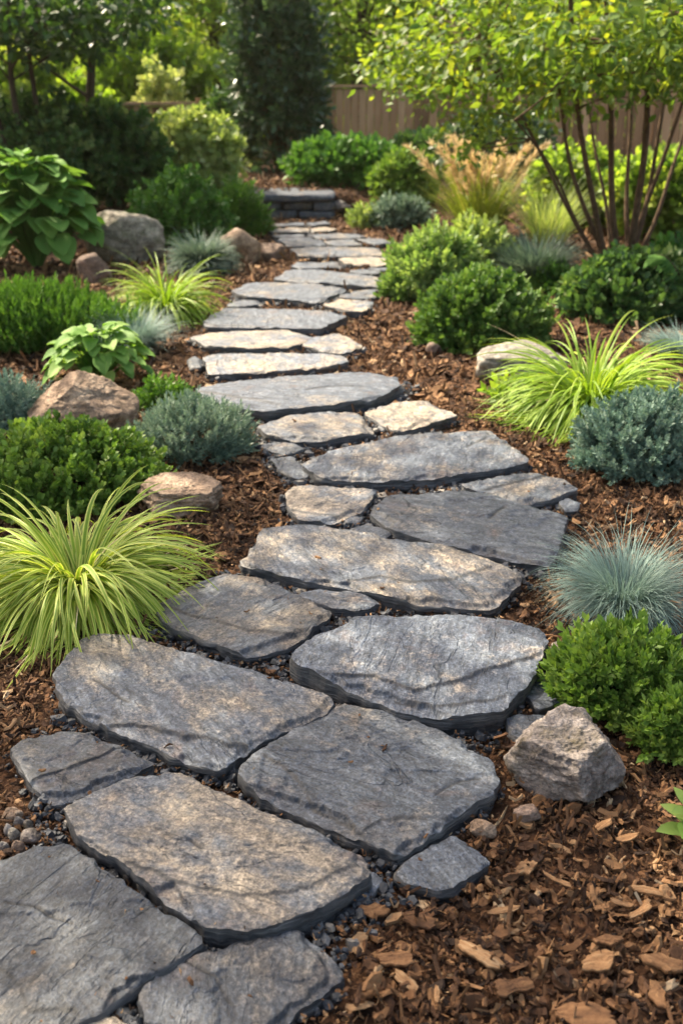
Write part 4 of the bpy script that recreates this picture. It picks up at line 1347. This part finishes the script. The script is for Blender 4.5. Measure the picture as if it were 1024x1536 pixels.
# ------------------------------------------------------------------ planting, right side
mound('round_boxwood', 'round boxwood bush in front of the yellow-green shrub on the right', 'shrub', (628, 816, 412, 530), M['boxwood'], LEAF_R, 2000, 10, .095, .034, sd=21, lump=.30, upbias=.35, clump=50)
mound('light_shrub', 'soft mid-green spreading shrub left of and behind the round boxwood', 'shrub', (586, 722, 358, 456), M['softleaf'], LEAF_S, 1500, 10, .12, .05, sd=22, lump=.6, lf=3.2, clump=34, rndc=.72)
mound('light_shrub', 'pale yellow-green shrub at the foot of the plumed grass', 'shrub', (655, 770, 335, 425), M['paleleaf'], LEAF_S, 900, 9, .12, .055, sd=23, lump=.3, rndc=.35)
grass('sage_mound', 'grey-green sage mound between the round boxwood and the multi-stemmed tree', (748, 856, 364, 436), M['fescue_dark'], 1400, base=.5, th0=.4, th1=1.2, width=.014, seg=6, cat='grass tuft')
mound('dark_shrub', 'dark low shrub spreading around the base of the multi-stemmed tree', 'shrub', (845, 1050, 385, 486), M['darkbox'], LEAF_R, 1800, 9, .10, .045, sd=24, lump=.28, clump=40)
grass('lime_grass_clump', 'large lime-green arching grass clump at the right edge over the grey boulder', (748, 1036, 478, 664), M['limegrass'], 900, base=.16, th0=.55, th1=2.85, width=.021, seg=13, up=.03, pw=.75, fitq=.94, fitz=.99, ljit=.16, th0j=.27, dry=36, hscale=.74)
mound('small_seedling', 'small yellow-green leafy plant at the left foot of the lime grass', 'plant', (736, 800, 562, 612), M['yellowleaf'], LEAF_S, 45, 8, .07, .05, sd=25)
grass('blue_fescue', 'blue-grey fescue at the right edge behind the lime grass', (962, 1080, 486, 545), M['fescue'], 700, base=.5, th0=.5, th1=1.4, width=.009, seg=6, cat='grass tuft', fitz=.998, fitq=.93)
mound('dwarf_juniper', 'dense blue-green dwarf juniper at the right edge below the lime grass', 'shrub', (864, 1090, 596, 728), M['bluejuniper'], LEAF_S, 2600, 16, .070, .020, sd=26, lump=.22, upbias=.45, clump=55)
grass('blue_fescue', 'large silvery blue fescue tuft at the right edge beside the long pale slab', (838, 1045, 785, 980), M['fescue'], 2600, base=.38, th0=.35, th1=2.1, width=.0052, seg=8, cat='grass tuft', fitz=.998, fitq=.93, hscale=.88)
mound('green_mound', 'bright green leafy mound in front of the large fescue tuft', 'shrub', (832, 1040, 950, 1098), M['brightbox'], LEAF_S, 1300, 14, .065, .023, sd=27, lump=.2, upbias=.5, clump=40)
mound('green_mound', 'lower bright green mound at the right edge, nearest the pinkish boulder', 'shrub', (955, 1090, 1040, 1152), M['brightbox'], LEAF_S, 700, 14, .060, .023, sd=28, lump=.22, upbias=.5, clump=24)
r_ = thing('leafy_sprig', 'fresh green leafy sprig poking in at the right edge above the mulch', 'plant', (*G(1012, 1268), 0))
LT = leaf_t(.52, 6, .10, .25)
n_ = 17
az_ = np.arange(n_) * 2.4
zz_ = np.linspace(.02, .115, n_)
d_ = np.stack([np.cos(az_), np.sin(az_), np.linspace(.1, .9, n_)], -1)
mesh('foliage', [inst(LT, np.stack([0 * zz_ + .02, 0 * zz_, zz_], -1), frames(d_, np.array([[0, -.2, 1.]]).repeat(n_, 0)), RNG.uniform(.050, .075, n_), RNG.uniform(.5, 1, n_))], M['brightbox'], r_)
mesh('stems', [tube(np.array([[.02, 0, 0], [.02, 0, .06], [.022, 0, .12]]), [.003, .0025, .002], 5)], M['stem'], r_)

mound('light_shrub', 'low yellow-green groundcover spilling toward the path left of the light shrubs', 'groundcover plant', (606, 690, 372, 432), M['softleaf'], LEAF_S, 700, 9, .10, .045, sd=29, lump=.4, clump=20, rndc=.65)
mound('small_groundcover', 'green tuft at the foot of the pale shrub, right of the round boxwood', 'groundcover plant', (800, 862, 395, 440), M['midleaf'], LEAF_S, 260, 8, .09, .045, sd=30, lump=.35)
mound('dark_shrub', 'dark leafy shrub right of the tree base, behind the leafy stem', 'shrub', (950, 1100, 360, 440), M['midleaf'], LEAF_S, 900, 9, .12, .06, sd=34, lump=.35, clump=30, rndc=.35)

# plumed grass
pr, prx, pry, ph_ = grass('plumed_grass_clump', 'golden plumed grass in front of the dark shrubs at the back right', (640, 800, 268, 368), M['strawgrass'], 480, L=.72, base=.35, th0=.30, th1=1.0, width=.013, seg=7, ljit=.3)
HAIR = (np.array([[0, 0, 0], [-.05, .5, 0], [.05, .5, 0], [0, 1, 0.]]), np.array([[0, 2, 1], [1, 2, 3]]))
for k in range(32):
    az = random.uniform(0, 2 * pi) if k > 14 else pi + random.uniform(-.8, .8)
    L = random.uniform(.80, 1.15)
    t = np.linspace(0, 1, 9)
    th = random.uniform(.12, .40) + random.uniform(.25, .75) * t ** 2
    rr = np.cumsum(np.sin(th)) * L / 9; zz = np.cumsum(np.cos(th)) * L / 9
    b = RNG.normal(0, .10, 2)
    pts = np.stack([b[0] + rr * cos(az), b[1] + rr * sin(az), zz], -1)
    stalk = mesh('flower_stalk', [tube(pts, np.linspace(.004, .002, 9), 4)], M['strawgrass'], pr)
    nh = 140
    u = RNG.uniform(.52, 1.0, nh)
    hp = np.stack([np.interp(u, t, pts[:, q]) for q in range(3)], -1)
    dr = unit(unit(pts[-1] - pts[-4])[None] * 1.1 + RNG.normal(0, .36, (nh, 3)))
    mesh('plume', [inst(HAIR, hp, frames(dr, rand_unit(nh)), RNG.uniform(.08, .18, nh) * (1.25 - u * .6), np.clip(RNG.normal(.5, .25, nh), 0, 1))], M['tan_plume'], stalk)
grass('seed_grass_clump', 'hazy grass with fine pale seed heads behind the sage mound', (772, 880, 268, 378), M['paleleaf'], 420, L=.62, base=.4, th0=.3, th1=1.0, width=.008, seg=6)

# ------------------------------------------------------------------ planting, further back
def far(box, Y):
    """mound that stands at distance Y: width from x0..x1, top at row yt"""
    x0, x1, yt = box
    a, b = P(x0, yt, Y), P(x1, yt, Y)
    base = float(terrain((a[0] + b[0]) / 2, Y))
    return np.array([(a[0] + b[0]) / 2, Y, base]), (b[0] - a[0]) / 2, a[2] - base

def bush(name, label, cat, x0, x1, yt, Y, mat, leaf, n, nleaf, stem, ll, sd, ratio=.8, lump=.25, lf=2.2, group=None, upbias=.35, rndc=.5, clump=0, jit=.4, full=.8):
    c, rx, h = far((x0, x1, yt), Y)
    ry = rx * ratio
    root = thing(name, label, cat, c, group)
    rx_, ry_, h_ = max(rx - stem * .6, .1), max(ry - stem * .6, .1), max(h - stem * .6, .1)
    d = unit(fib_dirs(n, -.75) + RNG.normal(0, .08, (n, 3)))
    k = 1 + lump * fbm(d * lf + sd, 3, sd)
    f = np.where(RNG.uniform(0, 1, n) < .4, RNG.uniform(.4, .9, n), np.clip(RNG.normal(.94, .10, n), .6, 1.2)) * k
    p = d * f[:, None]
    p = np.stack([p[:, 0] * rx_, p[:, 1] * ry_, h_ * (.5 + .5 * p[:, 2])], -1)
    p[:, 2] = np.maximum(p[:, 2], .03)
    nr = d
    if clump:
        j = RNG.integers(0, n, clump)
        cc = p[j]
        dd = ((p[:, None] - cc[None]) ** 2).sum(-1)
        p = p + (cc[dd.argmin(1)] - p) * .42
    ax = unit(nr * (1 - upbias) + np.array([0, 0, upbias]) + RNG.normal(0, jit, (n, 3)) * .7)
    lr = fbm(p * (2.2 / max(rx, .15)) + sd, 3, sd + 7) * .5
    rnd = np.clip(rndc + lr * .8 + RNG.normal(0, .18, n), 0, 1)
    chs = []
    pick = RNG.integers(0, 3, n)
    for q in range(3):
        s = pick == q
        chs.append(inst(sprig_t(leaf, nleaf, stem, ll, .5, sd * 10 + q, jit), p[s], frames(ax[s], rand_unit(s.sum())), RNG.uniform(.7, 1.25, s.sum()), rnd[s]))
    mesh('foliage', chs, mat, root)
    st = []
    for q in range(7 + n // 14):
        e = p[RNG.integers(0, n)] * np.array([.95, .95, .95])
        t = np.linspace(0, 1, 6)[:, None]
        st.append(tube(np.array([e[0] * .08, e[1] * .08, 0]) * (1 - t) + e * t + np.array([0, 0, .10 * h_]) * np.sin(t * pi) + np.array([0, 0, -.0]), np.linspace(.014, .004, 6) * min(1.6, max(.7, rx)), 4))
    mesh('stems', [join(st)], M['stem'], root)
    return root

bush('leafy_shrub', 'bright green leafy shrub right of the stone step', 'shrub', 434, 600, 216, 14.6, M['midleaf'], LEAF_S, 1300, 9, .20, .11, 41, clump=60, rndc=.55)
bush('leafy_shrub', 'smaller yellow-green shrub in front of the bright leafy one', 'shrub', 566, 652, 238, 13.4, M['brightbox'], LEAF_S, 700, 9, .16, .085, 42, clump=30)
bush('leafy_shrub', 'low bluish green shrub at the far right path edge', 'shrub', 560, 640, 300, 12.0, M['juniper'], LEAF_S, 420, 9, .12, .06, 43, rndc=.4)
bush('pale_groundcover', 'low pale grey-green groundcover at the path edge before the leafy shrubs', 'groundcover plant', 522, 572, 312, 12.1, M['paleleaf'], LEAF_S, 160, 8, .09, .05, 44, rndc=.3)
bush('evergreen_column', 'tall dark evergreen shrub standing behind the stone step', 'evergreen', 336, 486, -60, 16.6, M['holly'], LEAF_S, 1250, 8, .34, .13, 45, lump=.6, lf=3.4, clump=60, jit=.6)
bush('evergreen_column', 'narrow dark evergreen shrub filling the gap right of the tall evergreen', 'evergreen', 446, 490, 120, 17.6, M['holly'], LEAF_S, 420, 9, .2, .11, 46, clump=30)
bush('dark_shrub', 'dark shrub filling the gap between the pale flecked shrub and the tall evergreen', 'shrub', 296, 384, 138, 17.6, M['darkbox'], LEAF_S, 600, 8, .26, .12, 61, lump=.45, clump=36, jit=.6)
bush('understory_shrub', 'sunlit yellow-green understory shrub behind the slender trunks at the upper left', 'shrub', -80, 118, 52, 17.0, M['woodleaf'], LEAF_R, 900, 8, .28, .12, 62, lump=.5, clump=50, jit=.6, rndc=.6)
bush('understory_shrub', 'bright understory shrub rising behind the left-hand fence', 'shrub', 110, 330, 48, 20.0, M['yellowleaf'], LEAF_R, 900, 8, .30, .13, 63, lump=.5, clump=50, jit=.6, rndc=.45)
bush('dark_shrub', 'dark green shrub mass in front of the right-hand fence, behind the plumes', 'shrub', 585, 700, 206, 16.0, M['darkbox'], LEAF_S, 900, 9, .2, .12, 47, clump=50)
bush('dark_shrub', 'dark bluish shrub behind the plumed grass, left of the tree stems', 'shrub', 660, 830, 178, 15.0, M['holly'], LEAF_S, 1300, 9, .2, .12, 48, clump=60)
bush('sunny_shrub', 'sunlit yellow-green shrub seen through the stems of the multi-stemmed tree', 'shrub', 800, 935, 228, 12.2, M['woodleaf'], LEAF_R, 800, 8, .18, .09, 49, clump=40, rndc=.5, lump=.4)
bush('sunny_shrub', 'sunlit green shrub at the right edge behind the multi-stemmed tree', 'shrub', 905, 1100, 235, 11.4, M['woodleaf'], LEAF_R, 1100, 8, .18, .09, 50, clump=50, rndc=.55)
bush('dark_shrub', 'deep green shrub with small leaves behind the big broad-leaved plant', 'shrub', -60, 150, 150, 12.4, M['darkbox'], LEAF_R, 1700, 9, .16, .075, 51, clump=70)
bush('dark_shrub', 'deep green shrub between the broad-leaved plant and the pale flecked shrub', 'shrub', 90, 245, 165, 12.8, M['darkbox'], LEAF_R, 1500, 9, .16, .075, 52, clump=60)
bush('pale_shrub', 'pale cream-flecked shrub left of the tall dark evergreen', 'shrub', 205, 358, 172, 13.8, M['paleleaf'], LEAF_R, 850, 8, .20, .10, 53, clump=45, rndc=.55, lump=.4)
bush('pale_shrub', 'sunlit yellow-flecked shrub behind the small tree trunks at the left', 'shrub', 60, 180, 128, 14.6, M['yellowleaf'], LEAF_R, 520, 8, .18, .10, 54, clump=24, rndc=.6)
bush('pale_shrub', 'creamy flowering shrub rising above the left-hand fence', 'shrub', 205, 280, 92, 18.6, M['paleleaf'], LEAF_R, 300, 7, .18, .10, 55, clump=16, rndc=.75)
r_ = thing('leafy_branch', 'leafy stem with long pointed leaves leaning in at the right edge', 'plant', (*G(1035, 478), 0))
n_ = 26
t_ = np.linspace(.25, 1, n_)
bp = np.stack([-.02 - .30 * t_, -.05 * t_, .10 + .36 * np.sin(t_ * 1.7)], -1)
sg = np.where(np.arange(n_) % 2, 1, -1)
mesh('foliage', [inst(leaf_t(.34, 4, .1, .3), bp, frames(np.stack([-.8 + 0 * t_, sg * .8, -.15 + 0 * t_], -1), np.array([[0, -.3, 1.]]).repeat(n_, 0)), RNG.uniform(.12, .18, n_), RNG.uniform(.3, .9, n_))], M['midleaf'], r_)
mesh('stems', [tube(np.vstack([[[0, 0, 0]], bp[::5]]), .006, 5)], M['stem'], r_)

# ------------------------------------------------------------------ fences
def fence(name, label, a, b, ztop, bw=.14):
    a = np.array(a, float); b = np.array(b, float)
    L = np.linalg.norm(b - a)
    root = thing(name, label, 'fence', (a[0], a[1], float(terrain(a[0], a[1]))), rotz=math.atan2(b[1] - a[1], b[0] - a[0]))
    H = ztop - float(terrain(a[0], a[1]))
    n = int(L / bw)
    def bx(x0, x1, y0, y1, z0, z1):
        V = np.array([[x, y, z] for x in (x0, x1) for y in (y0, y1) for z in (z0, z1)], float)
        F = np.array([[0, 1, 3, 2], [4, 6, 7, 5], [0, 4, 5, 1], [2, 3, 7, 6], [0, 2, 6, 4], [1, 5, 7, 3]])
        return V, F
    ch = []
    for k in range(n):
        V, F = bx(k * bw + .008, (k + 1) * bw - .008, -.011 + random.uniform(-.003, .003), .011, .03, H - .10 + random.uniform(-.012, .012))
        ch.append((V, F, {'rnd': np.full(8, random.random())}, 0))
    mesh('board_panel', ch, M['fence'], root, shade=False)
    for z in (.35, H * .62):
        V, F = bx(0, L, .016, .056, z, z + .09)
        mesh('rail', [(V, F, {'rnd': np.full(8, .5)}, 0)], M['fence'], root, shade=False)
    V, F = bx(-.05, L + .05, -.05, .07, H - .075, H - .03)
    mesh('cap_rail', [(V, F, {'rnd': np.full(8, .6)}, 0)], M['fence'], root, shade=False)
    m = max(int(L / 2.4), 1)
    for k in range(m + 1):
        x = L * k / m
        V, F = bx(x - .05, x + .05, .06, .16, 0, H + .03)
        mesh('post', [(V, F, {'rnd': np.full(8, random.random())}, 0)], M['fence'], root, shade=False)
    return root

YF = 19.0
za = P(480, 124, YF)[2]
fence('board_fence', 'brown vertical board fence at the back, right of the tall dark evergreen', (P(425, 130, YF)[0], YF), (P(1180, 130, YF)[0] , YF - 3.2), za)
zl = P(240, 150, 17.5)[2]
fence('board_fence', 'short run of brown board fence at the back left, behind the pale flecked shrub', (P(60, 150, 17.5)[0], 17.2), (P(297, 150, 17.5)[0], 17.6), zl)

# ------------------------------------------------------------------ trees
LEAF_T = leaf_t(.50, 2, .10, .12)

def crown_cloud(centers, radii, per, lsize, sd, flat=.6, leaf=LEAF_S, rndc=.5, droop=.25):
    n = len(centers) * per
    ci = np.repeat(np.arange(len(centers)), per)
    off = RNG.normal(0, .5, (n, 3)) * np.array([1, 1, flat])
    p = centers[ci] + off * radii[ci][:, None]
    d = unit(off * np.array([1, 1, .3]) + RNG.normal(0, .5, (n, 3)) + np.array([0, 0, -droop]))
    nr = unit(np.array([0, 0, 1.]) + RNG.normal(0, .55, (n, 3)))
    rnd = np.clip(rndc + RNG.normal(0, .12, len(centers))[ci] + RNG.normal(0, .15, n), 0, 1)
    return inst(leaf, p, frames(d, nr), lsize * RNG.uniform(.65, 1.25, n), rnd)

def limb(a, b, r0, r1, sag=.1, n=7):
    t = np.linspace(0, 1, n)[:, None]
    L = np.linalg.norm(b - a)
    w = RNG.normal(0, .05 * L, 3)
    return tube(a * (1 - t) + b * t + (np.array([0, 0, sag * L]) + w) * np.sin(t * pi), np.linspace(r0, r1, n), 6)

def tree(name, label, base, ht, rtrunk, crown_c, crown_r, ncl, per, lsize, mat, bark, sd, clr=.6, rndc=.5, group=None, lean=(0, 0), flat=.6, leaf=LEAF_S):
    base = np.array([base[0], base[1], float(terrain(base[0], base[1])) - .05])
    root = thing(name, label, 'tree', base, group)
    top = np.array([lean[0], lean[1], ht])
    t = np.linspace(0, 1, 12)[:, None]
    wob = np.stack([.03 * ht * np.sin(t[:, 0] * 5 + sd), .03 * ht * np.cos(t[:, 0] * 4 + sd), 0 * t[:, 0]], -1) * np.sin(t * pi)
    tp = top * t + wob
    rad = rtrunk * (1 - .85 * t[:, 0]) * (1 + .5 * np.exp(-t[:, 0] * 14))
    cc, cr = np.array(crown_c, float), np.array(crown_r, float)
    d = rand_unit(ncl)
    c = cc + d * cr * (RNG.uniform(.25, 1, ncl) ** .5)[:, None]
    rr = clr * RNG.uniform(.6, 1.3, ncl)
    br = []
    for q in range(min(ncl, 60 if ht > 5 else 22)):
        k = RNG.uniform(.25, .95)
        s = np.array([np.interp(k, t[:, 0], tp[:, w]) for w in range(3)])
        if c[q][2] > s[2] - .8 or q % 3 == 0:
            r0 = float(np.interp(k, t[:, 0], rad)) * .45
            br.append(limb(s, c[q], max(r0, .012), .006, .06))
    mesh('trunk', [join([tube(tp, rad, 10)] + br)], bark, root)
    mesh('crown', [crown_cloud(c, rr, per, lsize, sd, flat, leaf, rndc)], mat, root)
    return root

# multi-stemmed shrub tree on the right
Yt = 9.3
b0 = G(932, 405)
root = thing('multi_stem_tree', 'multi-stemmed small tree with reddish brown stems and yellow-green overhanging crown on the right', 'tree', (b0[0], b0[1], 0))
bw = np.array([b0[0], b0[1], 0])
STEMS = [((905, 405), (790, 195), (735, 60), .0, .020), ((912, 404), (858, 250), (828, 60), -.35, .026), ((918, 408), (880, 260), (850, -60), -.6, .034),
         ((928, 410), (917, 260), (905, -120), -.2, .040), ((938, 408), (962, 250), (975, -90), -.5, .042), ((946, 405), (978, 280), (1060, 60), -.1, .030),
         ((940, 404), (942, 260), (948, -40), .35, .028), ((950, 400), (1010, 250), (1080, 60), .3, .024), ((920, 402), (900, 270), (868, 40), .4, .022),
         ((935, 406), (990, 200), (1010, -60), .1, .026), ((900, 404), (845, 290), (775, 180), -.6, .016)]
stem_tubes = []
spts = []
for (q0, q1, q2, dy, r) in STEMS:
    a = P(q0[0], q0[1], b0[1] + dy * .12); a[2] = 0.0
    m = P(q1[0], q1[1], b0[1] + dy * .8)
    e = P(q2[0], q2[1], b0[1] + dy * 2.0)
    t = np.linspace(0, 1, 14)[:, None]
    ctl = 2 * m - .5 * (a + e)
    pts = (1 - t) ** 2 * a + 2 * t * (1 - t) * ctl + t ** 2 * e
    pts += .015 * np.stack([np.sin(t[:, 0] * 9 + r * 500), np.cos(t[:, 0] * 7 + r * 300), 0 * t[:, 0]], -1)
    spts.append((pts, r))
    stem_tubes.append([tube(pts - bw, .80 * r * (1.15 - .62 * t[:, 0]), 9)])
# crown volumes given by where they hang: (px, py, Y, radius in m, number of clusters)
VOL = [(590, 112, 10.3, (.28, .3, .09), 8), (650, 85, 10.2, (.42, .5, .22), 20), (710, 60, 10.0, (.5, .6, .28), 26), (700, 135, 9.8, (.36, .45, .12), 11),
       (750, 180, 9.6, (.26, .4, .08), 6), (712, 225, 9.6, (.14, .25, .05), 4), (790, 95, 9.2, (.6, .7, .36), 32), (860, 58, 8.6, (.7, .8, .42), 40), (930, 70, 8.2, (.6, .7, .30), 32),
       (985, 50, 8.0, (.6, .8, .36), 36), (1015, 105, 8.3, (.4, .6, .15), 11), (845, 130, 8.6, (.4, .5, .14), 12), (800, 10, 9.4, (.9, 1.0, .45), 32),
       (960, -60, 9.2, (1.5, 1.5, .6), 56), (820, -130, 9.6, (1.5, 1.5, .6), 28), (1060, -200, 9.4, (1.5, 1.5, .8), 32)]
cs, brs = [], []
for (px, py, Yv, rr, k) in VOL:
    c = P(px, py, Yv)
    cs.append(c + rand_unit(k) * np.array(rr) * 1.25 * (RNG.uniform(0, 1, k) ** .4)[:, None])
cs = np.concatenate(cs)
allp = np.concatenate([s[0][5:] for s in spts])
owner = np.repeat(np.arange(len(spts)), [len(s[0]) - 5 for s in spts])
for c in cs[::2]:
    dd = np.linalg.norm(allp - c, axis=1) + 2.0 * np.maximum(allp[:, 2] - c[2] - .1, 0)
    k = dd.argmin()
    stem_tubes[owner[k]].append(limb(allp[k] - bw, c - bw, .009, .003, .05, 6))
for tb in stem_tubes:
    mesh('stem', [join(tb)], M['bark'], root)
mesh('crown', [crown_cloud(cs - bw, np.full(len(cs), .30), 28, .088, 5, .55, LEAF_T, .5, .35)], M['treeleaf'], root)

tree('slender_tree', 'slender dark-leaved tree with two thin trunks at the upper left edge', P(50, 250, 12.0)[:2], 4.4, .045, (.2, 0, 2.35), (1.5, 1.2, .5), 70, 58, .115, M['darktree'], M['bark_dark'], 3, .42, leaf=LEAF_T)
o_ = COL.objects['slender_tree']
V_ = tube(np.array([[.14, .1, 0], [.10, .12, 1.0], [.06, .1, 2.0], [.2, .1, 3.2]]), [.035, .03, .026, .015], 8)
mesh('trunk', [V_], M['bark_dark'], o_)
V_ = tube(np.array([[-.05, -.1, 0], [-.25, -.1, .9], [-.38, -.1, 1.8], [-.6, -.1, 3.0]]), [.03, .026, .022, .012], 8)
mesh('trunk', [V_], M['bark_dark'], o_)
tree('slender_tree', 'dark-leaved tree with one straight trunk behind the deep green shrubs at the left', P(137, 200, 14.0)[:2], 4.6, .075, (-.6, -.4, 2.4), (1.5, 1.2, .5), 74, 58, .115, M['darktree'], M['bark_dark'], 5, .48, leaf=LEAF_T)

# woodland trees beyond the fences
WT = [(-9.5, 21.5, 9.5, 'dull green woodland tree beyond the fence, at the far left'),
      (-5.6, 22.0, 10.5, 'yellow-green woodland tree behind the left-hand run of fence'),
      (-2.6, 24.0, 11.0, 'light green woodland tree left of and behind the tall dark evergreen'),
      (.4, 22.5, 9.0, 'sunlit yellow woodland tree right behind the tall dark evergreen'),
      (3.2, 23.5, 11.0, 'mid green woodland tree beyond the middle of the right-hand fence'),
      (6.4, 22.5, 10.0, 'woodland tree hidden mostly by the multi-stemmed tree'),
      (9.8, 21.0, 10.0, 'woodland tree beyond the right end of the fence')]
for k, (x, y, h, l) in enumerate(WT):
    tree('woodland_tree', l, (x, y), h * .62, .14, (0, 0, 2.9), (2.6, 1.7, 2.6), 190, 58, .17, M['woodleaf'] if k not in (1, 3, 4) else M['yellowleaf'], M['bark_dark'], 20 + k, .62,
         rndc=[.4, .5, .6, .5, .5, .5, .5][k], group='woodland trees beyond the fences', flat=.5)
tree('canopy_tree', 'tall tree standing outside the frame at the left, shading the front of the path', (-5.0, 6.4), 9.5, .15, (.3, -.5, 6.6), (2.7, 2.7, 1.4), 105, 48, .16, M['darktree'], M['bark_dark'], 61, .55)

# thicket of the wood further back, one mass
n_ = 9000
cc_ = np.stack([RNG.uniform(-26, 26, 1500), RNG.uniform(27, 38, 1500), RNG.uniform(.2, 6.0, 1500)], -1)
tag(mesh('far_woods', [crown_cloud(cc_[:1100], np.full(1100, 1.2), 44, .32, 9, .6, LEAF_S, .55)], M['woodleaf']), 'hazy mass of woodland foliage far behind the garden', 'woods', kind='stuff')

# ------------------------------------------------------------------ thin scattering volume, added to lift the dark background
hv = NT('fill_haze')
pv = hv.n('ShaderNodeVolumePrincipled')
pv.inputs['Color'].default_value = (1.0, 0.92, 0.70, 1)
pv.inputs['Density'].default_value = 0.0004
pv.inputs['Anisotropy'].default_value = 0.35
hv.lk(pv.outputs[0], hv.out.inputs['Volume'])
hb = np.array([[x, y, z] for x in (-45, 45) for y in (-8, 48) for z in (-1.2, 14)], float)
hf = np.array([[0, 1, 3, 2], [4, 6, 7, 5], [0, 4, 5, 1], [2, 3, 7, 6], [0, 2, 6, 4], [1, 5, 7, 3]])
tag(mesh('added_haze', [(hb, hf, None, 0)], hv.m, shade=False), 'thin warm scattering volume added to lighten the dark background', 'added_haze', kind='stuff')
cy.volume_bounces = 0
